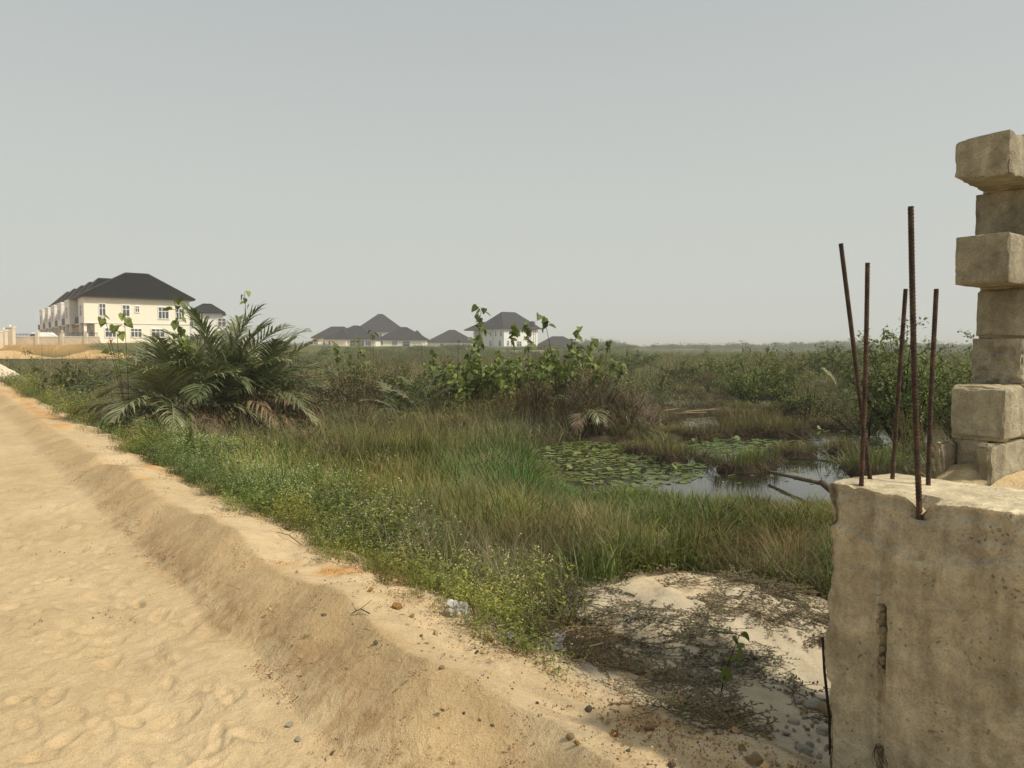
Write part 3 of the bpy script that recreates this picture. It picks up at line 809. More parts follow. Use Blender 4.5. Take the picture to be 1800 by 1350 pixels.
def beam():
    root = empty('concrete_beam', tuple(WL(0, 0, 0))); tag(root, 'massive rough cast concrete column end with steel bars sprouting from its top', 'concrete beam')
    L, W, H = 2.0, 0.45, 1.62; z0 = -0.47
    V, F = grid_box(L, W, H, 0.0095)
    a, n, z = V[:, 0], V[:, 1], V[:, 2] + z0
    P = V.copy()
    front = n < 1e-6; left = a < 1e-6; top = V[:, 2] > H - 1e-6
    A2 = np.stack([a, n, z], 1)
    # overall unevenness
    P[:, 1] += np.where(front, 0.006 * fbm3(A2, 3, 3, 3) + 0.0035 * fbm3(A2, 16, 3, 4), 0)
    P[:, 0] += np.where(left, 0.004 * fbm3(A2, 4, 3, 6) + 0.009 * fbm3(A2, 22, 4, 7), 0)
    # ragged left arris
    ed = np.clip(1 - a / 0.035, 0, 1) * (n < 0.04)
    P[:, 0] += ed * (0.006 * fbm3(np.stack([a * 0, a * 0, z], 1), 3, 2, 8) + 0.014 * np.abs(fbm3(np.stack([a * 0, n, z], 1), 17, 4, 88)) + 0.004)
    P[:, 1] += ed * front * (0.012 + 0.012 * np.clip(fbm3(A2, 9, 3, 9), -0.5, 1))
    # lower on the left the edge is eaten away
    P[:, 0] += ed * 0.035 * np.exp(-((z - 0.46) / 0.03) ** 2) + ed * 0.02 * sstep(0.5, 0.3, z)
    # groove where the shutter boards met
    ga = 0.192 + 0.004 * fbm3(np.stack([z, z * 0, z * 0], 1), 3, 2, 12)
    g = np.exp(-((a - ga) / 0.009) ** 2) * sstep(1.06, 1.0, z)
    holes = np.clip(fbm3(np.stack([z, z * 0, z * 0], 1), 7, 2, 13) + 0.25, 0, 1)
    depth = 0.012 + 0.026 * holes * sstep(0.82, 0.76, z) * (1 - sstep(0.58, 0.54, z) * sstep(0.30, 0.36, z))
    P[:, 1] += front * g * depth
    # strip between groove and board joint stands slightly proud
    P[:, 1] -= front * 0.006 * sstep(0.16, 0.175, a) * sstep(0.215, 0.20, a)
    P[:, 1] -= front * 0.007 * sstep(0.2, 0.21, a)
    # rough cap: broken concrete above the shuttering, slanting notch at the front bar
    capz = 1.02 - 0.05 * sstep(0.0, 0.3, a) + 0.03 * sstep(0.35, 0.55, a) + 0.012 * fbm3(np.stack([a, a * 0, a * 0], 1), 6, 3, 15)
    incap = front * sstep(-0.006, 0.008, z - capz)
    P[:, 1] += incap * (0.008 + 0.020 * np.abs(fbm3(A2, 15, 5, 16)) + 0.01 * fbm3(A2, 4, 2, 17))
    P[:, 1] += front * (0.0028 * fbm3(A2, 45, 3, 116) + 0.004 * np.clip(fbm3(A2, 5, 2, 118), 0, 1) * np.abs(fbm3(A2, 26, 3, 117)))
    P[:, 1] -= front * 0.005 * sstep(.004, .0, np.abs(z - 0.885 - .01 * a)) * sstep(.2, .19, a)
    notch = np.exp(-((a - 0.29) / 0.028) ** 2) * sstep(1.08, 1.13, z) * (n < 0.06)
    P[:, 2] -= notch * 0.045
    P[:, 1] += front * notch * 0.02
    # bevelled, chipped top arris
    te = np.clip(1 - (H - V[:, 2]) / 0.05, 0, 1) * np.clip(1 - n / 0.06, 0, 1)
    chip = np.clip(fbm3(np.stack([a, a * 0, a * 0], 1), 3.5, 4, 18), -0.3, 1) * .6 + 0.2 + 0.55 * np.abs(fbm3(A2, 24, 4, 119))
    P[:, 2] -= te * 0.03 * chip * (n < 0.05)
    P[:, 1] += te * front * 0.02 * chip
    P[:, 2] += top * (0.006 * fbm3(A2, 8, 4, 19) + 0.010 * fbm3(A2, 2.5, 2, 20))
    # pock marks
    for k in range(130):
        pa, pz, r = rng.uniform(0.02, 1.2), rng.uniform(-0.2, 1.1), rng.uniform(0.006, 0.013)
        d = ((a - pa) / r) ** 2 + ((z - pz) / (r * rng.uniform(0.6, 1.3))) ** 2
        P[:, 1] += front * np.exp(-d) * r * 0.8
    col = np.ones((len(V), 3))
    col *= (1 + 0.10 * fbm3(A2, 1.6, 3, 22) + .16 * np.clip(fbm3(A2, 7, 5, 23), -.3, 1))[:, None]
    capf = incap * 0.6
    col = col * (1 - capf[:, None]) + capf[:, None] * np.array([0.93, 0.96, 1.05])
    gs = (np.exp(-((a - 0.165) / 0.012) ** 2) * (np.exp(-((z - 0.84) / 0.09) ** 2) + np.exp(-((z - 0.36) / 0.05) ** 2)) * front)[:, None]     # grey cement slurry runs
    col = col * (1 - 0.6 * gs) + 0.6 * gs * np.array([0.62, 0.72, 0.85])
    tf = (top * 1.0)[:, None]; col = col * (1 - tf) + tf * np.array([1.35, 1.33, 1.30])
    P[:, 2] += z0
    hc = (front * g * np.clip((depth - .012) / .03, 0, 1))[:, None]; col = col * (1 - .25 * hc)  # groove holes darkened with depth, recess shade painted into the colour
    Pl = P.copy(); Pl[:, 0] = AV[0] * P[:, 0] + NV[0] * P[:, 1]; Pl[:, 1] = AV[1] * P[:, 0] + NV[1] * P[:, 1]
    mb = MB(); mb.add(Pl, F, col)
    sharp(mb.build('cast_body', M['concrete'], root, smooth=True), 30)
    # aggregate lodged in the open groove
    st_m = stone_meshes()
    for k in range(22):
        zz = rng.uniform(0.58, 0.80) if k < 14 else rng.uniform(0.1, 0.34)
        me_ = st_m[k % len(st_m)].copy(); me_.materials[0] = M['mortar']; o = link('aggregate_stone', me_, root); p = WL(0.192 + rng.normal(0, .004), -0.003, zz) - WL(0, 0, 0)
        o.location = tuple(p); o.scale = [rng.uniform(.009, .015) for _ in range(3)]; o.rotation_euler = tuple(rng.uniform(0, 6, 3))
    # bars
    def bar(p0, p1, D0, D1, rad, bend=0.0, ribs=True):
        A = np.array(at_y(p0[0], p0[1], D0)); B = np.array(at_y(p1[0], p1[1], D1)); B0 = B - np.array(WL(0, 0, 0)); A0 = A - np.array(WL(0, 0, 0))
        A0 = A0 - (B0 - A0) / np.linalg.norm(B0 - A0) * 0.10
        Ln = np.linalg.norm(B0 - A0); nseg = int(Ln / 0.0035); sd = 8
        ax = (B0 - A0) / Ln; u = np.cross(ax, [0, 1, 0]); u /= np.linalg.norm(u); v = np.cross(ax, u)
        f = np.linspace(0, 1, nseg + 1)[:, None]
        side = u * bend
        ctr = A0 + (B0 - A0) * f + side * np.sin(f * math.pi)
        th = np.arange(sd) / sd * 2 * math.pi
        L_ = f[:, 0] * Ln
        rr = np.empty((nseg + 1, sd))
        for k in range(sd):
            ph = L_ / 0.011 * 2 * math.pi + math.sin(th[k] * 1.0) * 2.4
            rr[:, k] = rad * (1 + 0.24 * np.clip(np.sin(ph), -.2, 1)) if ribs else rad
        V = ctr[:, None, :] + (u[None, None, :] * np.cos(th)[None, :, None] + v[None, None, :] * np.sin(th)[None, :, None]) * rr[:, :, None]
        Fq = [(i * sd + k, i * sd + (k + 1) % sd, (i + 1) * sd + (k + 1) % sd, (i + 1) * sd + k) for i in range(nseg) for k in range(sd)] + [tuple(nseg * sd + k for k in range(sd))]
        m = MB(); m.add(V.reshape(-1, 3), Fq); return m
    for p0, p1, D0, D1, rad, bend, lab in (((1530, 848), (1478, 428), 2.50, 2.50, .0070, 0.0, None), ((1513, 858), (1525, 462), 2.38, 2.40, .0069, -0.004, None),
                                          ((1568, 852), (1592, 508), 2.56, 2.58, .0069, 0.0, None), ((1617, 903), (1601, 363), 2.215, 2.24, .0080, 0.004, 'thickest bar, standing in the notched front edge'),
                                          ((1632, 858), (1646, 508), 2.42, 2.45, .0072, 0.003, None)):
        o = bar(p0, p1, D0, D1, rad, bend).build('rebar', M['rust'], root, smooth=True)
        if lab: o['label'] = lab
    # loop of tie wire and a loose root on the face
    m = MB()
    for k in range(3):
        pts = []
        for i in range(22):
            t = i / 21 * 6.28
            p = WL(0.195 + .022 * math.cos(t + k) + .004 * k, -0.012 - .008 * math.sin(t * 2 + k), 0.315 + .03 * math.sin(t) + .012 * k * math.cos(t)) - WL(0, 0, 0)
            pts.append(tuple(p))
        m.tube(pts, .0009, 4)
    m.build('tie_wire', M['rust'], root)
    return root

_stone_cache = []
def stone_meshes():
    if _stone_cache: return _stone_cache
    import bmesh
    for k in range(8):
        bm = bmesh.new(); bmesh.ops.create_icosphere(bm, subdivisions=2 if k < 4 else 1, radius=1.0)
        r2 = random.Random(k)
        ax = [Vector([r2.uniform(-1, 1) for _ in range(3)]).normalized() for _ in range(7)]
        for v in bm.verts:
            c = v.co.copy()
            for a in ax:
                d = c.dot(a)
                if d > 0.62: c -= a * (d - 0.62) * 0.9
            c.z *= 0.75
            v.co = c * (1 + r2.uniform(-.05, .05))
        me = bpy.data.meshes.new('stone'); bm.to_mesh(me); bm.free()
        at = me.color_attributes.new('Col', 'FLOAT_COLOR', 'POINT'); at.data.foreach_set('color', [1.0] * 4 * len(me.vertices))
        me.materials.append(M['stone']); me.update(); _stone_cache.append(me)
    return _stone_cache

def block_wall():
    root = empty('block_wall', tuple(WL(0, 0, 0))); tag(root, 'toothed end of an unfinished grey block wall rising behind the steel bars', 'block wall')
    def place(P, F, name, a0, n0, z0, mat, col=(1, 1, 1), label=None):
        Q = to_world(P, a0, n0, z0) - WL(0, 0, 0)
        m = MB(); m.add(Q, F, col); o = sharp(m.build(name, mat, root, smooth=True), 34)
        if label: o['label'] = label
        return o
    Wb, Hb, Lb, G = 0.19, 0.190, 0.40, 0.2
    def top_z(c): return 1.055 + G * (7 - c)
    starts = {1: .862, 2: 1.13, 3: .895, 4: 1.13, 5: 1.12, 6: .885}
    tints = {1: (1.0, .99, .95), 2: (.82, .82, .8), 3: (1.0, .97, .92), 4: (.86, .86, .84), 5: (.95, .95, .95), 6: (1.05, 1.03, .98)}
    for c in range(1, 7):
        for b in range(3 if c > 2 else 2):
            P, F = rough_box(Wb, Lb - .008, Hb, 0.0085 if b == 0 else .04, 30 + c * 3 + b, 0.009 if c != 1 else .018, .0016, .0015)
            if c == 5 and b == 0:      # honeycombed, cracked face
                m = P[:, 1] < .02
                P[:, 1] += m * .016 * np.clip(np.abs(fbm3(P + 3, 22, 3, 91)) * 2 - .1, 0, 1) * sstep(.19, .14, P[:, 2] + .03 * fbm3(P, 9, 2, 5))
            if c == 1: P[:, 2] *= .86
            if c == 1 and b == 0:      # broken corner of the topmost block
                P[:, 2] -= .012 * sstep(.13, .2, P[:, 2]) * sstep(.12, 0.0, P[:, 0]) * 1.0
                P[:, 2] += .03 * sstep(.05, 0, P[:, 2]) * sstep(.08, 0, P[:, 0]) * sstep(.3, .0, P[:, 1]) * .5
            tw = 0.012 * math.sin(c * 2.3)
            place(P, F, 'block', 0.012 + tw, starts[c] + Lb * b, top_z(c), M['block'], tints[c], {1: 'topmost block, chipped round its edges', 5: 'block with a crumbling honeycombed end'}.get(c) if b == 0 else None)
        # mortar bed below each course, squeezed out unevenly
        if c < 7:
            P, F = rough_box(Wb - .008, 1.0, .022, .008, 60 + c, .006, .006, .002)
            place(P, F, 'mortar_joint', 0.018, max(starts[c], starts.get(c + 1, .78)) + .012, top_z(c) - .013, M['mortar'])
    # lumps of mortar on the two projecting tops
    P, F = rough_box(.16, .14, .028, .01, 81, .008, .008, .01); place(P, F, 'mortar_lump', .02, .95, top_z(1) + Hb * .86 - .028, M['mortar'])
    P, F = rough_box(.07, .10, .035, .01, 82, .008, .008, .01); place(P, F, 'mortar_lump', .15, 1.04, top_z(1) + Hb * .86 - .01, M['mortar'])
    P, F = rough_box(.185, .24, .022, .01, 83, .006, .008, .006); place(P, F, 'mortar_lump', .01, .90, top_z(6) + Hb - .012, M['mortar'])
    # seventh course: hollow block with its end broken away
    z7 = top_z(7)
    s7 = .775
    P, F = rough_box(.032, .40, Hb - .01, .01, 84, .016, .004, .006)
    P[:, 1] += .05 * sstep(.12, 0, P[:, 1]) * (1 - P[:, 2] / Hb) * .6
    place(P, F, 'block_shell', 0.005, s7, z7 + .0, M['block'], (1.05, 1.0, .93), 'thin shell left standing on one side of the broken hollow block')
    P, F = rough_box(.045, .40, Hb, .01, 85, .02, .006, .006)
    P[:, 1] += .012 * fbm3(P, 12, 3, 86) * (P[:, 1] < .05)
    place(P, F, 'block_shell', .155, s7 + .015, z7 - .005, M['block'], (1.0, .98, .93), 'thick broken shell nearest the road side')
    P, F = rough_box(.12, .05, Hb, .01, 87, .004, .003, .003); place(P, F, 'block_web', .036, s7 + .125, z7, M['block'], (1.05, .98, .88))
    for k in range(2):
        P, F = rough_box(Wb, .4, Hb, .04, 88 + k, .008, .002, .005); place(P, F, 'block', .01, s7 + .41 + .4 * k, z7, M['block'])
    # spilt mortar sloping out of the cavity
    V, F = grid_box(.17, .30, .10, .01)
    P = V.copy(); n = V[:, 1]
    P[:, 2] = V[:, 2] / .10 * (0.012 + .085 * sstep(.03, .26, n) * (1 - .35 * np.abs(V[:, 0] / .085 - 1) ** 2)) + .006 * fbm3(V, 24, 3, 90) * (V[:, 2] > .05) + .012 * np.abs(fbm3(V, 9, 3, 95)) * (V[:, 2] > .05)
    place(P, F, 'mortar_spill', .02, s7 - .15, z7 - .005, M['mortar'], (1.1, 1.05, .95))
    # eighth course and the footing that ties back into the beam
    for k in range(4):
        P, F = rough_box(Wb + .01, .40, Hb, .02, 100 + k, .012, .003, .006)
        place(P, F, 'block', .0, .46 + .405 * k, z7 - .2, M['block'], (1.02, 1, .95))
        P, F = rough_box(Wb + .01, .40, Hb, .04, 104 + k, .012, .003, .006)
        place(P, F, 'block', .0, .46 + .405 * k, z7 - .4, M['block'])
    for c in range(3):
        P, F = rough_box(Wb + .03, 1.9, .3, .06, 110 + c, .01, .004, .006)
        place(P, F, 'footing', -.01, .46, z7 - .70 - .3 * c, M['block'])
    # slab of set mortar with grooves on the beam top before the broken block
    V, F = grid_box(.30, .26, .045, .01); P = V.copy()
    P[:, 2] = V[:, 2] * (.35 + .65 * sstep(0, .12, V[:, 0])) + .004 * fbm3(V, 30, 3, 97) * (V[:, 2] > .01) - .008 * (np.abs(np.sin(V[:, 1] * 60)) > .93) * (V[:, 2] > .03)
    P[:, 0] += .02 * fbm3(V, 6, 3, 98); P[:, 1] += .02 * fbm3(V, 6, 3, 99)
    place(P, F, 'mortar_slab', -.0, .44, 1.055, M['mortar'], (1.15, 1.12, 1.02))
    # sand lying in the corner between beam and blocks
    V, F = grid_box(1.2, 1.0, .5, .03); P = V.copy()
    P[:, 2] = V[:, 2] / .5 * (.46 + .07 * sstep(.5, .0, V[:, 0]) * sstep(0, .5, V[:, 1]) + .015 * fbm3(V * np.array([1, 1, 0]), 5, 4, 120))
    o = place(P, F, 'sand_fill', .205, .46, .58, M['ground'], (.60, .47, .28))
beam(); block_wall()

def loose_rod():
    A = at_z(1461, 1322, -.20); B = at_y(1446, 1120, A.y + .02)
    m = MB(); k = [A + Vector((0, 0, -.1)), A.lerp(B, .3) + Vector((.004, 0, 0)), A.lerp(B, .7) + Vector((-.003, 0, 0)), B]
    m.tube(k, .0065, 8)
    tag(m.build('steel_rod', M['rust'], smooth=True), 'short rusty rod stuck upright in the rubble at the foot of the concrete', 'rod')
loose_rod()
#%%PLANTS
# ------------------------------------------------------------------ plant building blocks
def V3(*a): return np.array(a, float)
def nrm(v):
    v = np.asarray(v, float); return v / (np.linalg.norm(v) + 1e-12)
def jit(c, s=0.15):
    c = np.asarray(c, float); return c * (1 + rng.uniform(-s, s)) * (1 + rng.uniform(-s * .4, s * .4, 3))

def blade(mb, p, az, lean, L, w, droop, col, tipcol=None, seg=3, face=None):
    """one grass blade: a thin strip that bows over under its weight"""
    d = V3(math.cos(az), math.sin(az), 0)
    fa = az + math.pi / 2 + (rng.uniform(-.8, .8) if face is None else face)
    sd = V3(math.cos(fa), math.sin(fa), 0)
    tipcol = col if tipcol is None else tipcol
    pts, cs, q = [], [], np.array(p, float)
    for i in range(seg + 1):
        f = i / seg; ww = w * (1 - f ** 1.6) + (0.0006 if i == seg else 0)
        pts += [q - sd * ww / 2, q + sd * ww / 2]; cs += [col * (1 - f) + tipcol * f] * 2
        ang = lean + droop * ((i + .5) / seg) ** 1.5
        q = q + (d * math.sin(ang) + V3(0, 0, math.cos(ang))) * L / seg
    mb.add(pts, [(2 * i, 2 * i + 1, 2 * i + 3, 2 * i + 2) for i in range(seg)], np.array(cs))

def leafq(mb, p, dirv, up, L, w, col, fold=0.25, heart=False):
    """one broad leaf, folded along its midrib, stem end at p"""
    d = nrm(dirv); s = nrm(np.cross(d, up)); u = np.cross(s, d)
    if heart:
        prof = [(0.0, 0.0), (-0.10, .28), (.08, .5), (.38, .46), (.72, .24), (1.0, 0.0)]
    else:
        prof = [(0.0, 0.0), (.25, .42), (.55, .5), (1.0, 0.0)]
    mid = [p + d * L * max(x, 0) - u * 0 for x, _ in prof]
    Vv = [p]; n = len(prof)
    right = [p + d * L * x + s * w * y + u * (fold * w * y) for x, y in prof[1:-1]]
    left = [p + d * L * x - s * w * y + u * (fold * w * y) for x, y in prof[1:-1]]
    tip = p + d * L - u * 0.08 * L
    pts = [p, tip] + right + left
    k = n - 2
    F = [tuple([0] + [2 + i for i in range(k)] + [1]), tuple([1] + [2 + k + i for i in range(k)][::-1] + [0])]
    mb.add(pts, F, col)

GREEN = V3(.105, .140, .038); FRESH = V3(.165, .215, .055); OLIVE = V3(.175, .165, .068); BROWN = V3(.140, .110, .068); STRAW = V3(.40, .34, .19); DARKB = V3(.065, .048, .03)
LIME = V3(.20, .25, .06)

def p_grass(n, h, spread, w, cols, lean=.25, droop=.7, stalks=0):
    mb = MB()
    for i in range(n):
        r = spread * math.sqrt(rng.random()); a = rng.uniform(0, 6.283)
        az = a + rng.normal(0, .9); c = jit(cols[rng.integers(len(cols))], .25)
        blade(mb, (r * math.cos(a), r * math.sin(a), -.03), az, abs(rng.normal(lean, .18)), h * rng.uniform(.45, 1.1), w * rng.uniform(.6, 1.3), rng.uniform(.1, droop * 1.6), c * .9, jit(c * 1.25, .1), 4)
    for i in range(stalks):
        r = spread * math.sqrt(rng.random()); a = rng.uniform(0, 6.283); L = h * rng.uniform(1.0, 1.45)
        blade(mb, (r * math.cos(a), r * math.sin(a), 0), rng.uniform(0, 6.28), abs(rng.normal(.22, .18)), L, .006, .6, jit(STRAW * .6, .2), jit(STRAW * .85, .15), 4)
    return mb

def p_herb(n, h, spread, leaf, cols, flower=0.0):
    mb = MB()
    for i in range(n):
        r = spread * math.sqrt(rng.random()); a = rng.uniform(0, 6.283)
        q = V3(r * math.cos(a), r * math.sin(a), -.02); az = rng.uniform(0, 6.28); lean = abs(rng.normal(.25, .2)); L = h * rng.uniform(.5, 1.1)
        tip = q + V3(math.cos(az) * math.sin(lean), math.sin(az) * math.sin(lean), math.cos(lean)) * L
        c = jit(cols[rng.integers(len(cols))], .25)
        blade(mb, q, az, lean, L, .004, .1, c * .7, c * .8, 2)
        for k in range(rng.integers(5, 9)):
            f = rng.uniform(.25, 1.0); b = q * (1 - f) + tip * f; la = rng.uniform(0, 6.28)
            leafq(mb, b, V3(math.cos(la), math.sin(la), rng.uniform(-.1, .8)), V3(0, 0, 1), leaf * rng.uniform(.6, 1.3), leaf * .45, jit(c, .2), .2)
        if rng.random() < flower:
            for k in range(3):
                b = tip + rng.normal(0, .012, 3); leafq(mb, b, rng.normal(0, 1, 3), V3(0, 0, 1), .011, .011, V3(.55, .56, .36) * rng.uniform(.6, 1), .1)
    return mb

def p_tangle(n, h, spread, cols, w=.006):
    mb = MB()
    for i in range(n):
        r = spread * math.sqrt(rng.random()); a = rng.uniform(0, 6.283)
        c = jit(cols[rng.integers(len(cols))], .3)
        blade(mb, (r * math.cos(a), r * math.sin(a), h * rng.uniform(-.05, .55)), rng.uniform(0, 6.28), rng.uniform(.2, 1.5), h * rng.uniform(.3, .7), w * rng.uniform(.5, 1.4), rng.uniform(-.3, 2.2), c, jit(c * 1.3, .15), 4)
    return mb

def p_bush(n, h, spread, leaf, cols, stems=8, shape=.8, hang=False):
    mb = MB()
    for i in range(stems):
        az = rng.uniform(0, 6.28); blade(mb, (rng.normal(0, spread * .1), rng.normal(0, spread * .1), -.05), az, abs(rng.normal(.35, .25)), h * rng.uniform(.7, 1.1), .018, .3, BROWN * .9, BROWN * 1.2, 3)
    ncl = max(6, n // 14); cl = []
    for i in range(ncl):
        a = rng.uniform(0, 6.28); r = spread * math.sqrt(rng.random()); z = h * (.28 + .72 * rng.random() ** .7) * (1 - .45 * (r / spread) ** 2)
        cl.append((r * math.cos(a), r * math.sin(a), z, rng.uniform(.7, 1.25)))
    for i in range(n):
        cx, cy, cz, br = cl[rng.integers(ncl)]
        b = V3(cx, cy, cz) + rng.normal(0, 1, 3) * spread * V3(.15, .15, .12); b[2] = max(b[2], .02)
        c = jit(cols[rng.integers(len(cols))], .25) * br
        dv = rng.normal(0, 1, 3) + V3(0, 0, -1.0 if hang else .3)
        leafq(mb, b, dv, V3(0, 0, 1) + rng.normal(0, .3, 3), leaf * rng.uniform(.6, 1.3), leaf * rng.uniform(.4, .6), c, .2)
    return mb

def make_proto(name, mb, mat):
    return bpy.data.objects.new(name, mb.mesh(name, mat))

def scatter(name, protos, P, rot, scl, idx, tint, label=None, cat=None):
    """one object of points; geometry nodes set a clump on each of them"""
    colln = bpy.data.collections.new(name + '_kinds')
    for k, o in enumerate(protos):
        o.name = 'kind_%02d_%s' % (k, name); colln.objects.link(o)
    me = bpy.data.meshes.new(name); n = len(P)
    me.vertices.add(n); me.vertices.foreach_set('co', np.asarray(P, float).ravel())
    for an, dt, arr in (('rot', 'FLOAT_VECTOR', rot), ('scl', 'FLOAT_VECTOR', scl), ('tint', 'FLOAT_COLOR', np.hstack([tint, np.ones((n, 1))]))):
        at = me.attributes.new(an, dt, 'POINT'); at.data.foreach_set('color' if dt == 'FLOAT_COLOR' else 'vector', np.asarray(arr, float).ravel())
    at = me.attributes.new('kindidx', 'INT', 'POINT'); at.data.foreach_set('value', np.asarray(idx, int))
    me.update()
    ob = link(name, me)
    ng = bpy.data.node_groups.new(name + '_scatter', 'GeometryNodeTree')
    ng.interface.new_socket('Geometry', in_out='INPUT', socket_type='NodeSocketGeometry'); ng.interface.new_socket('Geometry', in_out='OUTPUT', socket_type='NodeSocketGeometry')
    gi = ng.nodes.new('NodeGroupInput'); go = ng.nodes.new('NodeGroupOutput')
    iop = ng.nodes.new('GeometryNodeInstanceOnPoints'); ci = ng.nodes.new('GeometryNodeCollectionInfo')
    ci.inputs['Collection'].default_value = colln; ci.inputs['Separate Children'].default_value = True; ci.inputs['Reset Children'].default_value = True
    iop.inputs['Pick Instance'].default_value = True
    def attr(nm, typ):
        a = ng.nodes.new('GeometryNodeInputNamedAttribute'); a.data_type = typ; a.inputs['Name'].default_value = nm; return a.outputs['Attribute']
    e2r = ng.nodes.new('FunctionNodeEulerToRotation')
    ng.links.new(attr('rot', 'FLOAT_VECTOR'), e2r.inputs[0])
    ng.links.new(gi.outputs[0], iop.inputs['Points']); ng.links.new(ci.outputs[0], iop.inputs['Instance'])
    ng.links.new(attr('kindidx', 'INT'), iop.inputs['Instance Index']); ng.links.new(e2r.outputs[0], iop.inputs['Rotation']); ng.links.new(attr('scl', 'FLOAT_VECTOR'), iop.inputs['Scale'])
    ng.links.new(iop.outputs[0], go.inputs[0])
    md = ob.modifiers.new('scatter', 'NODES'); md.node_group = ng
    tag(ob, label, cat, kind='stuff')
    return ob

def sample(n, r0, r1, amax=41.0, power=1.0, amin=None):
    a = np.radians(rng.uniform(-amax if amin is None else amin, amax, n)); u = rng.random(n)
    r = np.sqrt(r0 ** 2 + (r1 ** 2 - r0 ** 2) * u) if power == 1.0 else r0 * (r1 / r0) ** u
    return r * np.sin(a), r * np.cos(a)

def px_of(x, y): return CX + FPX * x / y
def rots(n, tilt=.12): return np.stack([rng.normal(0, tilt, n), rng.normal(0, tilt, n), rng.uniform(0, 6.283, n)], 1)
def tints(n, x, y, base=(1, 1, 1), amt=.25, seed=200, f=.8, warm=.15):
    b = 1 + amt * fbm(x, y, f, 3, seed) + rng.normal(0, .08, n); w = warm * fbm(x, y, f * .7, 3, seed + 9)
    t = np.stack([b * (1 + w), b, b * (1 - w)], 1) * np.array(base); return np.clip(t, .15, 2.5)
def scl3(s, zs=None): return np.stack([s, s, s if zs is None else zs], 1)

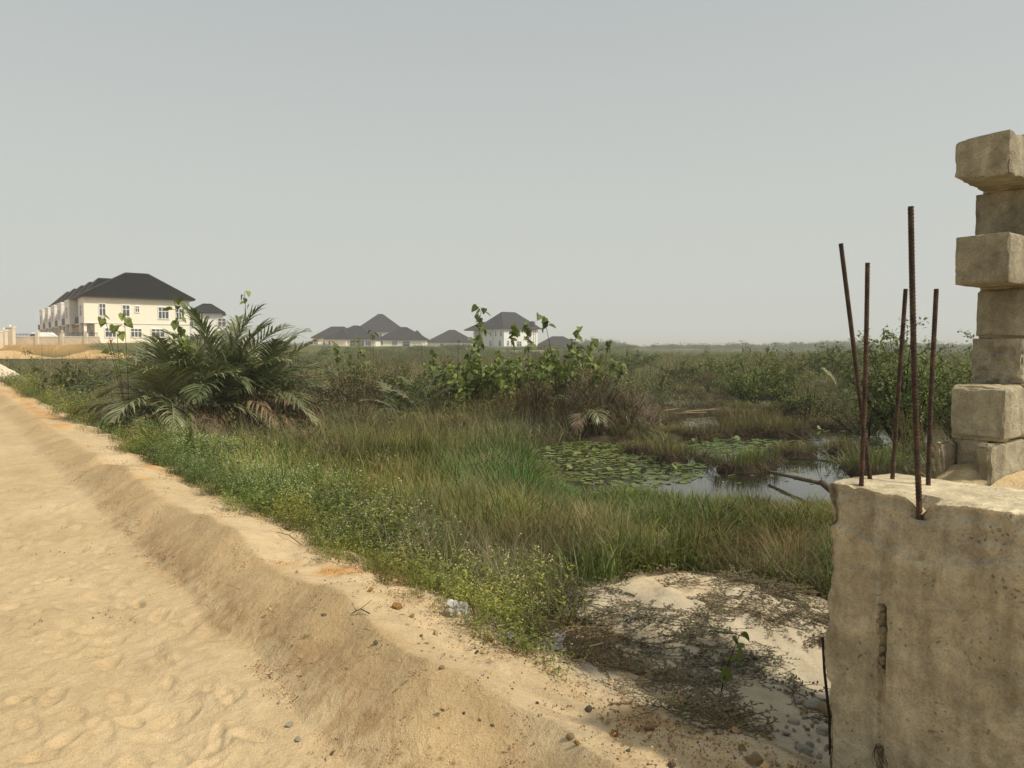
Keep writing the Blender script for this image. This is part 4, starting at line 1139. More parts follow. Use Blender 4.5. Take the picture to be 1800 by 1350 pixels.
def vegetation():
    leaf, dry = M['leaf'], M['dryleaf']
    def keep(x, y, m): return x[m], y[m]
    # ---- weeds along the bank
    protos = [make_proto('k', p_herb(16, .30, .13, .034, [GREEN, FRESH, GREEN * 1.1], .5), leaf), make_proto('k', p_herb(14, .36, .12, .042, [FRESH, LIME * .8, GREEN], .25), leaf),
              make_proto('k', p_herb(18, .24, .14, .026, [GREEN, OLIVE], .9), leaf), make_proto('k', p_grass(34, .30, .10, .005, [GREEN, FRESH, OLIVE]), leaf)]
    x1, y1 = sample(11000, 2.6, 13); x2, y2 = sample(9000, 13, 45)
    x = np.concatenate([x1, x2]); y = np.concatenate([y1, y2]); s, t = st(x, y); r = np.hypot(x, y)
    px = px_of(x, y)
    e0 = 2.10 + .13 * fbm(t, t * 0, 1.5, 3, 300) + .35 * sstep(0, -12, x) * 0
    wide = np.interp(r, [3, 5, 7, 12, 20, 45], [.85, 1.2, 1.5, 2.1, 2.8, 4.0])
    edge = np.clip((s - e0) / .25, 0, 1)
    notmound = ~((x > .15) & (y < 6.3) & (s > 2.2) & (px > 925 + 70 * fbm(x, y, 2.6, 2, 302) + 40 * rng.random(len(x))))
    m = (s > e0) & (s < e0 + wide * (1 + .2 * fbm(x, y, .9, 2, 301))) & notmound & (t > 2.2) & (rng.random(len(x)) < (.35 + .65 * edge) * np.clip(1.5 - .9 * np.clip((s - e0) / wide, 0, 1), 0, 1)) & (pond(x, y) < -.1)
    m &= ~((s < e0 + .5) & (fbm(x, y, 1.3, 2, 303) > .45) & (r > 9))
    x, y = keep(x, y, m); s, t = st(x, y); n = len(x); r = np.hypot(x, y)
    sc = rng.uniform(.7, 1.25, n) * np.interp(r, [3, 13, 45], [.85, 1.25, 2.0]) * np.clip(.45 + (s - 2.0) * .7, .5, 1.1)
    idx = rng.integers(0, 4, n); idx = np.where((fbm(x, y, .6, 2, 305) > .1) & (rng.random(n) < .6), 1, idx)
    scatter('weeds', protos, np.stack([x, y, height(x, y)], 1), rots(n, .15), scl3(sc), idx, tints(n, x, y, (1.14, 1.08, 1.0), .38, 210, 1.2, .22), 'low leafy green weeds growing over the shoulder of the sand bank', 'weeds')
    # ---- grass of the near marsh
    protos = [make_proto('k', p_grass(26, .62, .18, .017, [GREEN, FRESH, GREEN * .85, FRESH * 1.1], .26, 1.0, 1), leaf), make_proto('k', p_grass(26, .55, .19, .015, [GREEN, OLIVE, FRESH, STRAW * .5], .40, 1.2, 3), leaf),
              make_proto('k', p_grass(26, .5, .20, .013, [OLIVE, OLIVE * 1.15, BROWN, GREEN, STRAW * .6], .5, 1.3, 5), leaf), make_proto('k', p_grass(28, .5, .21, .013, [BROWN, BROWN * 1.2, DARKB, OLIVE, STRAW * .7], .6, 1.4, 6), dry)]
    x1, y1 = sample(9000, 4.2, 13); x2, y2 = sample(10500, 11.5, 34); x3, y3 = sample(11000, 30, 100); xl, yl = sample(3000, 62, 94, -22, 1.0, -42); x3 = np.concatenate([x3, xl]); y3 = np.concatenate([y3, yl])
    x = np.concatenate([x1, x2, x3]); y = np.concatenate([y1, y2, y3]); s, t = st(x, y); r = np.hypot(x, y); px = px_of(x, y)
    p = pond(x, y)
    m = (s > np.where((y < 6.2) & (px > 850), 2.6, 2.95) + .3 * fbm(x, y, 1, 2, 320)) & ((np.sqrt(((x - 1.15) / 1.7) ** 2 + ((y - 4.7) / 1.75) ** 2) > 1.0) | ((px < 975 + 45 * fbm(x, y, 3, 2, 322) + 110 * rng.random(len(x)) ** 3) & (y > 3.9))) & ~((p > -.02) & (y > 9.5)) & (rng.random(len(x)) < np.where((p > -.5) & (y > 9.5), .6, 1))
    m &= ~((x > .6) & (y < 5.4))
    m &= (height(x, y) < 0.5) | ((x < -40) & (height(x, y) < 1.9))
    x, y = keep(x, y, m); s, t = st(x, y); n = len(x); r = np.hypot(x, y); px = px_of(x, y)
    gz = fbm(x, y, .35, 3, 330) + rng.normal(0, .25, n)
    greenness = np.select([(r < 11.2) & (px > 850 + 60 * fbm(x, y, .8, 2, 331)), (r < 9), (r < 17), (r < 40)], [.60, .42, .08, -.15], -.05) + gz * .85
    greenness -= .9 * ((px > 800) & (px < 1000) & (r < 6.5))
    greenness -= 1.1 * ((px > 1240) & (y < 8.0) & (x > 1.6)) * (px < 1480) * sstep(8.2, 7.4, y)
    idx = np.select([greenness > .55, greenness > .1, greenness > -.35], [0, 1, 2], 3)
    sc = rng.uniform(.7, 1.2, n) * np.interp(r, [4, 8, 13, 30, 100], [.75, .9, 1.15, 1.35, 3.0])
    sc = np.where((px > 950) & (y > 9) & (y < 11.5), sc * .72, sc)
    hs = sc * np.interp(r, [4, 20, 40, 100], [1, .85, .8, .55])
    hs = hs * np.where(px > 925, np.interp(r, [7.4, 8.8, 10.3, 11.5, 13, 14], [1, .66, .42, .35, .5, 1]), 1)
    ahead = np.maximum(np.maximum(pond(x * (1 + .9 / r), y * (1 + .9 / r)), pond(x * (1 + 2.0 / r), y * (1 + 2.0 / r))), pond(x * (1 + 3.2 / r), y * (1 + 3.2 / r)))
    hs = hs * np.where((r > 12.5) & (ahead > -.1), np.where(px < 620, .35, .5), 1)
    hs = np.where((px > 1080) & (y < 8.0) & (x > 1.2), hs * .8, hs)
    tn = tints(n, x, y, (1, 1, 1), .30, 340, .7, .22)
    tn *= np.interp(r, [8, 13, 40, 100], [.98, .86, .86, .9])[:, None] * np.where((px < 925) & (r > 7) & (r < 24), np.array([[.86], [.97], [.84]]), 1.0).T * (1 + .35 * np.clip(fbm(x, y, .45, 3, 345), -.8, 1))[:, None]
    dk = ((px > 1180) & (y < 8.0) & (x > 1.3))[:, None]; tn = np.where(dk, tn * .62, tn)
    front = ((px > 925) & (r < 11.5))[:, None]; tn = np.where(front, tn * np.array([.80, .82, .74]), tn)
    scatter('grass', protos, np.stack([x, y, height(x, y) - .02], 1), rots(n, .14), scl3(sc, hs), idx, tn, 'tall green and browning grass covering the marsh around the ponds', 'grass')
    # ---- brown tangled undergrowth beyond the ponds
    protos = [make_proto('k', p_tangle(80, .6, .30, [BROWN, BROWN * .75, DARKB, OLIVE], .008), dry), make_proto('k', p_tangle(70, .5, .30, [BROWN, OLIVE, STRAW * .55], .008), dry),
              make_proto('k', p_bush(90, .62, .34, .05, [OLIVE, GREEN, OLIVE * 1.25], 6), leaf), make_proto('k', p_grass(50, .7, .22, .010, [OLIVE, BROWN, GREEN], .2, .5, 8), leaf)]
    x1, y1 = sample(1500, 7.5, 14); x2, y2 = sample(3600, 13, 38); x3, y3 = sample(5200, 34, 120)
    x = np.concatenate([x1, x2, x3]); y = np.concatenate([y1, y2, y3]); s, t = st(x, y); r = np.hypot(x, y); px = px_of(x, y); p = pond(x, y)
    cl = fbm(x, y, .28, 3, 360)
    m = (s > 3.8) & ~((p > -.45) & (y > 9.5)) & (cl + rng.normal(0, .25, len(x)) > np.where(r < 13, .05, -.3)) & (height(x, y) < .5)
    m &= ~((px > 900) & (r < 11.5))
    x, y = keep(x, y, m); n = len(x); r = np.hypot(x, y); px = px_of(x, y)
    g = fbm(x, y, .2, 3, 361) + rng.normal(0, .3, n) + .35 * sstep(30, 70, r)
    idx = np.select([g > .45, g > .15, g > -.3], [2, 3, 1], 0)
    sc = rng.uniform(.6, 1.15, n) * np.interp(r, [8, 20, 40, 120], [.8, 1.3, 1.7, 4.2]); hs = sc * np.interp(r, [8, 40, 120], [1.0, .95, .5]) * (1 + .5 * np.clip(fbm(x, y, .22, 2, 365), -.8, 1)) * np.where((r > 12) & (pond(x * (1 + 2.0 / r), y * (1 + 2.0 / r)) > -.1), .55, 1) * (1 + .7 * (rng.random(n) < .08))
    scatter('undergrowth', protos, np.stack([x, y, height(x, y) - .02], 1), rots(n, .1), scl3(sc, hs), idx, tints(n, x, y, (.82, .84, .82), .4, 366, .3, .25), 'tangled brown and olive undergrowth spreading over the middle of the marsh', 'undergrowth')
    # ---- scrub far out
    protos = [make_proto('k', p_bush(170, 2.0, 1.5, .20, [GREEN * .9, OLIVE * .8, GREEN * 1.1], 8), leaf), make_proto('k', p_bush(150, 1.6, 1.6, .18, [OLIVE * .9, GREEN], 8), leaf),
              make_proto('k', p_grass(90, 1.9, 1.3, .05, [GREEN, OLIVE, FRESH * .8], .15, .4), leaf)]
    x1, y1 = sample(1500, 42, 150, 42, 1.0, -30); x2, y2 = sample(3400, 120, 420, 42)
    x4 = rng.uniform(-44, 45, 1500); y4 = np.interp(x4, [-48, -34, -10, 20, 34, 60], [98, 150, 178, 196, 205, 420]) + rng.uniform(-9, 5, 1500)
    x = np.concatenate([x1, x2, x4]); y = np.concatenate([y1, y2, y4]); r = np.hypot(x, y); px = px_of(x, y)
    hgt = height(x, y); slope = np.arange(len(x)) >= len(x1) + len(x2)
    m = ((hgt < .4) | slope) & ~((px < 560) & (r > 70)) & (rng.random(len(x)) < np.where(r < 75, .45 * (px > 560) + .1, 1.0)) & (fbm(x, y, .03, 3, 370) + rng.normal(0, .3, len(x)) > -.25)
    x, y = keep(x, y, m); n = len(x); r = np.hypot(x, y); px = px_of(x, y)
    g = fbm(x, y, .03, 3, 372) + rng.normal(0, .3, n)
    idx = np.select([g > .2, g > -.2], [0, 2], 1)
    sc = rng.uniform(.5, 1.0, n) * np.interp(r, [42, 100, 200, 420], [.62, .85, 1.35, 2.0]); hs = sc * np.interp(r, [42, 100, 200, 420], [1.1, .98, .74, .66])
    hs *= 1 + .25 * sstep(1350, 1500, px) * (r < 160)
    hs = np.where(height(x, y) > .4, hs * .42, hs)
    scatter('scrub', protos, np.stack([x, y, height(x, y) - .05], 1), rots(n, .05), scl3(sc, hs), idx, tints(n, x, y, (.98, 1.08, .88), .35, 374, .05, .12), 'green scrub receding towards the horizon', 'scrub')
    # ---- woodland on the horizon
    protos = [make_proto('k', p_bush(320, 6.0, 3.4, .62, [GREEN * .8, GREEN, OLIVE * .7], 7), leaf), make_proto('k', p_bush(300, 7.0, 2.8, .6, [GREEN * .75, GREEN * .95], 6), leaf)]
    x, y = sample(2600, 430, 640, 44, 1.0, -24); px = px_of(x, y); n = len(x)
    sc = rng.uniform(.55, 1.0, n) * (1 + .45 * np.clip(fbm(x, y, .012, 3, 380), -.6, 1))
    hill = np.exp(-((px - 1040) / 55.0) ** 2) + .25 * np.exp(-((px - 1190) / 40.0) ** 2) + .15 * sstep(1280, 1500, px)
    hs = sc * (.50 + .62 * hill)
    hs = np.where(rng.random(n) < .03, hs * 1.5, hs * 1.12)
    scatter('far_woodland', protos, np.stack([x, y, height(x, y) - .1], 1), rots(n, .02), scl3(sc * 1.2, hs), rng.integers(0, 2, n), tints(n, x, y, (.8, .92, .76), .2, 382, .01, .08), 'hazy line of low trees along the horizon', 'woodland')
    # ---- creeping stems over the pale mound
    protos = []
    for k in range(3):
        mb = MB()
        for i in range(9):
            a = rng.uniform(0, 6.28); q = V3(0, 0, .012); pts = [q]
            for j in range(7):
                a += rng.normal(0, .35); q = q + V3(math.cos(a) * .03, math.sin(a) * .03, rng.normal(0, .003)); q[2] = max(.004, q[2]); pts.append(q)
                for e in range(2):
                    if rng.random() < .75:
                        la = a + rng.choice([-1, 1]) * rng.uniform(.5, 1.3); leafq(mb, q, V3(math.cos(la), math.sin(la), rng.uniform(0, .6)), V3(0, 0, 1), .024, .011, jit(BROWN * 1.1 if rng.random() < .9 else GREEN * 1.0, .3), .1)
            mb.tube(pts, .0017, 3, jit(BROWN * 1.05, .35), False)
        protos.append(make_proto('k', mb, dry))
    protos.append(make_proto('k', p_grass(12, .10, .04, .003, [GREEN, OLIVE], .6, .8), leaf))
    x, y = sample(1450, 2.7, 8.0, 30, 1.0, -4); s, t = st(x, y); dm = np.sqrt(((x - 1.25) / 1.9) ** 2 + ((y - 4.8) / 2.0) ** 2)
    bare = np.sqrt(((x - 1.0) / .75) ** 2 + ((y - 5.5) / .72) ** 2) + .3 * fbm(x, y, 2.5, 2, 391)
    m = (s > 2.35) & ~((y < 3.45) & (px_of(x, y) > 1290)) & (dm < 1.15) & (rng.random(len(x)) < sstep(.55, 1.35, bare) * .85 + .05) & (fbm(x, y, 1.6, 3, 390) > -.05 - .35 * sstep(2.9, 2.5, s) - .3 * sstep(5.0, 4.0, y))
    x, y = keep(x, y, m); n = len(x); s, t = st(x, y)
    idx = np.where((s < 2.75) & (rng.random(n) < .3), 3, rng.integers(0, 3, n)); idx = np.where(rng.random(n) < .08, 3, idx)
    scatter('creeping_vines', protos, np.stack([x, y, height(x, y)], 1), rots(n, .08), scl3(rng.uniform(.6, 1.3, n)), idx, tints(n, x, y, (1, 1, 1), .3, 392, 1, .15), 'dark dry creeping stems netted over the pale sandy mound', 'creeping vines')
    # ---- sprigs on the bank top and reeds in the water
    protos = [make_proto('k', p_grass(9, .09, .03, .003, [GREEN, OLIVE], .7, .8), leaf), make_proto('k', p_tangle(7, .07, .05, [BROWN * .8, DARKB], .003), dry)]
    x, y = sample(1500, 2.3, 14); s, t = st(x, y); m = (s > 1.72) & (s < 2.3) & (rng.random(len(x)) < .14 + .25 * sstep(1.9, 2.25, s))
    x, y = keep(x, y, m); n = len(x)
    scatter('sprouting_grass', protos, np.stack([x, y, height(x, y)], 1), rots(n, .2), scl3(rng.uniform(.5, 1.2, n)), rng.integers(0, 2, n), tints(n, x, y), 'sparse sprigs and dead stalks on the bare crest of the sand bank', 'grass')
    protos = [make_proto('k', p_grass(5, .28, .09, .004, [DARKB * 1.2, OLIVE * .6], .3, .8), dry), make_proto('k', p_grass(6, .34, .10, .004, [OLIVE * .8, DARKB * 1.5, GREEN], .25, .9), leaf)]
    x, y = sample(6500, 10, 32, 40, 1.0, -30); p = pond(x, y); dens = np.clip(.35 + .8 * fbm(x, y, .8, 3, 396), .05, 1)
    m = (p > -.15) & (y > 9.5) & (rng.random(len(x)) < dens * np.where((x > 6.5) & (y > 15), .4, 1))
    x, y = keep(x, y, m); n = len(x)
    scatter('pond_reeds', protos, np.stack([x, y, np.full(n, WATER_Z - .03)], 1), rots(n, .2), scl3(rng.uniform(.4, 1.0, n)), rng.integers(0, 2, n), tints(n, x, y), 'thin dark reed stems standing in the pond water', 'reeds')
vegetation()
#%%TREES
# ------------------------------------------------------------------ palms
PALM_G = V3(.115, .14, .062); PALM_L = V3(.23, .25, .135); PALM_D = V3(.20, .152, .095); PALM_Y = V3(.24, .25, .09)

def frond(B, az, e0, L, bend, leafl, kind, parent, twist=0.0, nl=46, name='frond'):
    """rachis as the part, its leaflets as a sub-part"""
    n = 22; pts = []; q = np.array(B, float); dirs = []
    h = V3(math.cos(az), math.sin(az), 0); cur = rng.normal(0, .12)
    for i in range(n + 1):
        f = i / n; e = e0 - bend * f ** 1.25; hh = h * math.cos(cur * f) + np.cross(V3(0, 0, 1), h) * math.sin(cur * f)
        d = hh * math.cos(e) + V3(0, 0, math.sin(e)); pts.append(q.copy()); dirs.append(d); q = q + d * L / n
    dead = kind == 'dead'
    base = {'green': PALM_G, 'light': PALM_L, 'dead': PALM_D, 'yellow': PALM_Y, 'grey': V3(.19, .165, .12)}[kind]
    r = MB(); r.tube(pts, list(np.linspace(.020, .004, n + 1) * (L / 2.2) ** .5), 5, jit(base * (1.5 if not dead else 1.0), .1))
    lm = MB()
    for k in range(nl):
        f = .16 + .84 * (k + .5) / nl; i = min(n - 1, int(f * n)); g = f * n - i; p = pts[i] * (1 - g) + pts[i + 1] * g; d = nrm(dirs[i])
        side0 = nrm(np.cross(d, V3(0, 0, 1))); up = np.cross(side0, d)
        ll = leafl * (math.sin(math.pi * min(1, (f * .93 + .10))) ** .55 * .95 + .12) * rng.uniform(.85, 1.1)
        ang = R(62) - R(38) * f + rng.normal(0, .06)
        for sd in (-1, 1):
            if dead and rng.random() < .12: continue
            sv = side0 * sd * math.cos(twist) + up * sd * math.sin(twist)
            v = nrm(sv * math.sin(ang) + d * math.cos(ang) + up * rng.uniform(.05, .42) * (0 if dead else 1)) + rng.normal(0, .05, 3)
            drp = (1.5 if dead else .8) * rng.uniform(.6, 1.3)
            c = jit(base, .22); w = .041 * rng.uniform(.8, 1.15) * (L / 2.2) ** .5; x = p.copy(); seg = 4; P_ = []; C_ = []
            wd = nrm(np.cross(v, up) + .2 * rng.normal(0, 1, 3))
            for j in range(seg + 1):
                fj = j / seg; ww = w * (1 - fj ** 2.2) * (.45 + .55 * min(1, fj * 4)) + .0008
                P_ += [x - wd * ww / 2, x + wd * ww / 2]; C_ += [c * (.9 + .3 * fj)] * 2
                x = x + nrm(v + V3(0, 0, -1) * drp * (fj + .12) ** 1.4) * ll / seg
            lm.add(P_, [(2 * j, 2 * j + 1, 2 * j + 3, 2 * j + 2) for j in range(seg)], np.array(C_))
    fr = r.build(name, M['palm'], parent)
    if dead or kind == 'grey': fr['label'] = 'withered hanging frond' if dead else 'bleached grey frond'
    o = lm.build('leaflets', M['palm'] if not dead else M['dryleaf'], fr); tag(o, kind='stuff')
    return fr

def palm(pos, label, n, L, leafl, zc=.55, ndead=8, erect=1.0, light=.35, azr=None, group=None, nl=36):
    root = empty('palm', pos); tag(root, label, 'palm', group)
    t = MB(); t.tube([(0, 0, -.3), (.02, 0, zc * .4), (0, 0, zc)], [.20 * L / 2.3, .24 * L / 2.3, .12 * L / 2.3], 9, DARKB * 1.3); t.build('trunk', M['bark'], root)
    for i in range(n):
        f = (i + .5) / n; az = i * 2.39996 + rng.normal(0, .25)
        e0 = R(86) * erect - R(66) * f ** 1.1 + rng.normal(0, .08)
        k = 'light' if rng.random() < light else 'green'
        if f > .93 and rng.random() < .3: k = 'yellow'
        frond((.05 * math.cos(az), .05 * math.sin(az), zc), az, e0, L * rng.uniform(.82, 1.08) * (1 - .12 * abs(f - .4)), R(46) + R(30) * f + rng.normal(0, .1), leafl, k, root, rng.normal(0, .35), nl)
    for i in range(ndead):
        az = rng.uniform(0, 6.28) if azr is None else rng.uniform(*azr)
        frond((.06 * math.cos(az), .06 * math.sin(az), zc * rng.uniform(.45, .8)), az, R(rng.uniform(0, 40)), L * rng.uniform(.65, 1.0), R(rng.uniform(70, 115)), leafl * .75, 'dead', root, rng.normal(0, .3), int(nl * .7))
    return root

def gz(px, py, z=-.4):
    p = at_z(px, py, z); p.z = hz1(p.x, p.y); return p
def gd(px, Y):
    x = (px - CX) / FPX * Y; return Vector((x, Y, hz1(x, Y)))

palm(gd(392, 17.4), 'tallest of the three tangled palms, its fronds reaching above the house roofs', 28, 2.7, .74, .80, 12, azr=(3.6, 6.0))
palm(gd(300, 16.4), 'palm with low sweeping pale fronds closest to the sandy road', 24, 2.4, .72, .62, 16, .92, .55, (3.0, 5.8))
palm(gd(462, 17.8), 'palm with many withered brown fronds on the pond side of the thicket', 22, 2.1, .64, .75, 26, .97, .45, (3.8, 6.6))
palm(gd(700, 21.0), 'small sparse palm with dull fronds among brown undergrowth', 9, 1.35, .40, .30, 4, .9, .3, nl=26)
palm(gd(742, 20.0), 'small palm with thin arched stalks beside the narrow far pool', 8, 1.25, .38, .35, 3, 1.0, .2, nl=26)
palm(gd(1481, 27.0), 'young yellow-green palm behind the bent steel bar', 12, 1.35, .42, .35, 2, .95, .1, nl=26)
pg = palm(gd(1035, 18.6), 'half-dead palm with bleached grey fronds under the dark brown thicket', 3, 1.1, .40, .55, 4, .8, .2, nl=24)
for az in (4.2, 5.3): frond((0, 0, .45), az, R(20), .85, R(95), .38, 'grey', pg, 0, 24)

# ------------------------------------------------------------------ saplings with heart-shaped leaves
def heart_mesh(name, col):
    m = MB(); leafq(m, V3(0, 0, 0), V3(0, 1, 0), V3(0, 0, 1), 1.0, 1.0, col, .28, True); return m.mesh(name, M['leaf'])
HEARTS = [heart_mesh('leaf', c) for c in (GREEN * 1.05, GREEN * 1.25, FRESH, FRESH * 1.15, OLIVE * 1.25, LIME)]

def hang_leaf(parent, p, size, kinds=(0, 1, 2, 3), name='leaf'):
    o = link(name, HEARTS[kinds[rng.integers(len(kinds))]], parent); az = rng.uniform(0, 6.283); pit = R(rng.uniform(-80, -5))
    o.location = p; o.rotation_euler = (pit, rng.normal(0, .4), az); s = size * rng.uniform(.7, 1.2); o.scale = (s * .95, s, s)
    return o

def sapling(px_base, D, shoots, label, leaf=.20, kinds=(0, 1, 2, 3), group=None, thick=.011, name='leafy_sapling'):
    """shoots: (px_top, py_top, fraction of the shoot that carries leaves, number of leaves)"""
    B = gd(px_base, D); root = empty(name, B); tag(root, label, 'sapling', group)
    for (px, py, fr, nl) in shoots:
        T = at_y(px, py, D + rng.uniform(-.3, .3)) - B; n = 9; m = MB(); pts = []
        side = V3(rng.normal(0, .05), rng.normal(0, .05), 0)
        for i in range(n + 1):
            f = i / n; q = np.array(T) * V3(f ** 1.35, f ** 1.35, f); q = q + side * math.sin(f * math.pi); q[2] -= .0; pts.append(q)
        m.tube([(pts[0][0], pts[0][1], -.15)] + pts, [thick] + list(np.linspace(thick, .005, n + 1)), 5, V3(.27, .24, .16))
        for k in range(nl):
            f = 1 - fr * (k / max(1, nl - 1)) ** .9; i = min(n - 1, int(f * n)); g = f * n - i; p = pts[i] * (1 - g) + pts[i + 1] * g
            a = rng.uniform(0, 6.28); pet = leaf * rng.uniform(.2, .65); e = p + V3(math.cos(a) * pet, math.sin(a) * pet, pet * .35)
            m.tube([p, e], .0035, 3, OLIVE * 1.3, False); hang_leaf(root, e, leaf, kinds)
        m.build('stem', M['bark'], root)
    return root

def all_saplings():
    sapling(850, 20.0, [(846, 541, .30, 22), (838, 598, .3, 7)], 'sapling whose thick column of leaves crosses the taller house roof', .22)
    sapling(912, 20.4, [(899, 574, .16, 9)], 'slim sapling with one leaf cluster before the taller house wall', .21)
    sapling(938, 20.8, [(926, 569, .26, 16)], 'sapling with drooping leaves crossing the red water tower', .20)
    sapling(984, 18.4, [(956, 556, .10, 8), (1018, 577, .14, 8), (1044, 597, .12, 8), (905, 640, .2, 5), (968, 612, .25, 12), (1075, 640, .25, 7), (1000, 610, .35, 14), (870, 655, .15, 4)], 'many-stemmed pale sapling fanning out from one foot at the pond edge', .20, thick=.017)
    sapling(1062, 21.0, [(1068, 602, .10, 6)], 'lone thin shoot rising beside the half-dead thicket', .17)
    sapling(790, 21.5, [(795, 640, .35, 16), (815, 665, .3, 12)], 'sapling carrying bright lime-yellow leaves low over the marsh', .20, (5, 5, 3))
    sapling(436, 18.4, [(430, 514, .10, 5)], 'single leafy shoot poking above the tallest palm', .15)
    sapling(330, 15.2, [(306, 527, .38, 20), (335, 600, .3, 8)], 'climbing sapling with drooping heart leaves woven through the palms', .17)
    sapling(225, 15.2, [(184, 557, .06, 4), (218, 553, .10, 4), (205, 574, .08, 5), (190, 600, .3, 4)], 'thin arching shoots with few leaves before the cream house', .16, (2, 3, 3), thick=.007)
    sapling(650, 24.0, [(655, 583, .05, 3), (628, 592, .25, 8), (640, 622, .3, 8)], 'spindly shoots standing in front of the pyramid-roofed bungalow', .19)
    sapling(592, 24.5, [(589, 603, .22, 12)], 'rounded leafy shoot in front of the grey fence', .19)
    sapling(612, 22.0, [(613, 622, .3, 9)], 'short leafy shoot below the orange earth mound', .18)
    sapling(1398, 30, [(1392, 640, .4, 9)], 'dark leaved sapling in the scrub before the horizon trees', .2, (0, 1))
    sapling(1346, 34, [(1349, 610, .12, 6)], 'single shoot sticking above the green scrub near the horizon', .2)
    sapling(806, 24.0, [(806, 598, .03, 2)], 'needle-thin dark shoot beside the lone bungalow', .14, (0,))
    for k, (px, D, top, lab) in enumerate(((770, 22.5, 618, 'leafy sapling at the near end of the leafy thicket'), (818, 23.0, 612, 'sapling with tiered leaves in front of the low pale wall'),
                                           (880, 23.5, 622, 'bushy sapling between two taller leaf columns'), (1005, 22.0, 604, 'sapling crowned with leaves below the low dark roof'), (1035, 23.2, 612, 'sapling with dense leaves next to the low dark roof'),
                                           (960, 22.8, 618, 'sapling with hanging leaves under the water tower'), (1072, 24.2, 628, 'last leafy sapling before the open marsh'))):
        sapling(px, D, [(px + rng.uniform(-12, 12), top, .45, 22), (px + 22, top + 14, .4, 14)], lab, .20)
    # seedling on the mound
    B = at_z(1262, 1236, -.2)
    B.z = hz1(B.x, B.y)
    root = empty('seedling', B); tag(root, 'small seedling with pale green leaves growing out of the sandy mound', 'seedling')
    T = at_y(1300, 1116, B.y) - B; m = MB(); m.tube([(0, 0, -.03), tuple(T * .5 + Vector((-.015, 0, 0))), tuple(T)], [.004, .003, .002], 5, V3(.2, .15, .09)); m.build('stem', M['bark'], root)
    for k in range(9):
        f = .35 + .65 * k / 8; hang_leaf(root, T * f + Vector((rng.normal(0, .02), rng.normal(0, .02), .01)), .065 * (1.2 - .5 * f), (1, 2))
all_saplings()

# ------------------------------------------------------------------ shrubs and thickets
def shrub(pos, label, h, w, nstem, nleaf, leaf, cols, cat='shrub', low=.35, dark=False, name='leafy_shrub', stemc=None, hang=.0, hearts=False, spray=.16, mat='leaf'):
    root = empty(name, pos); tag(root, label, cat); st_ = MB(); lf = MB(); tips = []
    for i in range(nstem):
        az = i * 2.4 + rng.normal(0, .4); lean = R(8) + R(46) * rng.random() ** .8; L = h * rng.uniform(.62, 1.06); q = V3(rng.normal(0, .06), rng.normal(0, .06), -.15); pts = [q]; d0 = lean
        for j in range(7):
            f = j / 6; a = d0 * (.75 + .5 * f) + rng.normal(0, .07); az2 = az + rng.normal(0, .15)
            q = q + V3(math.cos(az2) * math.sin(a) * w / h * 1.1, math.sin(az2) * math.sin(a) * w / h * 1.1, math.cos(a)) * L / 7; pts.append(q)
            if j >= 2:
                for b in range(2):
                    a3 = rng.uniform(0, 6.28); e = q + V3(math.cos(a3), math.sin(a3), rng.uniform(.1, 1.1)) * h * spray * rng.uniform(.5, 1.3)
                    if f > low * .9: tips.append((q, e, f))
                    st_.tube([q, (q + e) / 2 + rng.normal(0, .02, 3), e], [.008, .006, .003], 4, stemc if stemc is not None else BROWN * 1.1, False)
        st_.tube(pts, list(np.linspace(.02 * (h / 2.5), .005, len(pts))), 5, stemc if stemc is not None else BROWN * 1.1, False)
    for i in range(nleaf):
        q, e, f = tips[rng.integers(len(tips))]; g = rng.uniform(.15, 1.1); p = q * (1 - g) + e * g + rng.normal(0, h * .022, 3)
        c = jit(cols[rng.integers(len(cols))], .25)
        leafq(lf, p, rng.normal(0, 1, 3) + V3(0, 0, -hang), V3(0, 0, 1) + rng.normal(0, .35, 3), leaf * rng.uniform(.65, 1.25), leaf * rng.uniform(.45, .6) * (1.6 if hearts else 1), c, .22, hearts)
    st_.build('stems', M['bark'], root); tag(lf.build('leaves', M[mat], root), kind='stuff')
    return root

def thicket(pos, label, h, w, n, cols, name='dry_thicket'):
    """dead vines and grass heaped over a bush: a hollow dome of hanging strands"""
    root = empty(name, pos); tag(root, label, 'thicket'); m = MB()
    for i in range(n):
        a = rng.uniform(0, 6.28); u = rng.random() ** .6; zz = h * (1 - u ** 2.2) * rng.uniform(.55, 1.05); r = w / 2 * u
        lump = 1 + .25 * math.sin(a * 3 + 1) + .15 * math.sin(a * 7)
        c = jit(cols[rng.integers(len(cols))], .3)
        blade(m, (r * math.cos(a) * lump, r * math.sin(a) * lump, max(.02, zz)), a + rng.normal(0, .8), rng.uniform(.3, 1.3), h * rng.uniform(.2, .5), .012 * rng.uniform(.5, 1.4), rng.uniform(.6, 2.4), c, jit(c * 1.25, .15), 4)
    tag(m.build('strands', M['dryleaf'], root), kind='stuff')
    s = MB()
    for i in range(14):
        a = rng.uniform(0, 6.28); ln = R(rng.uniform(5, 50)); L = h * rng.uniform(.7, 1.15)
        s.tube([(0, 0, -.1), (math.cos(a) * math.sin(ln) * L * .5, math.sin(a) * math.sin(ln) * L * .5, math.cos(ln) * L * .55), (math.cos(a) * math.sin(ln) * L * w / h * .6, math.sin(a) * math.sin(ln) * L * w / h * .6, math.cos(ln) * L)], [.016, .011, .004], 4, BROWN, False)
    s.build('stems', M['bark'], root)
    return root

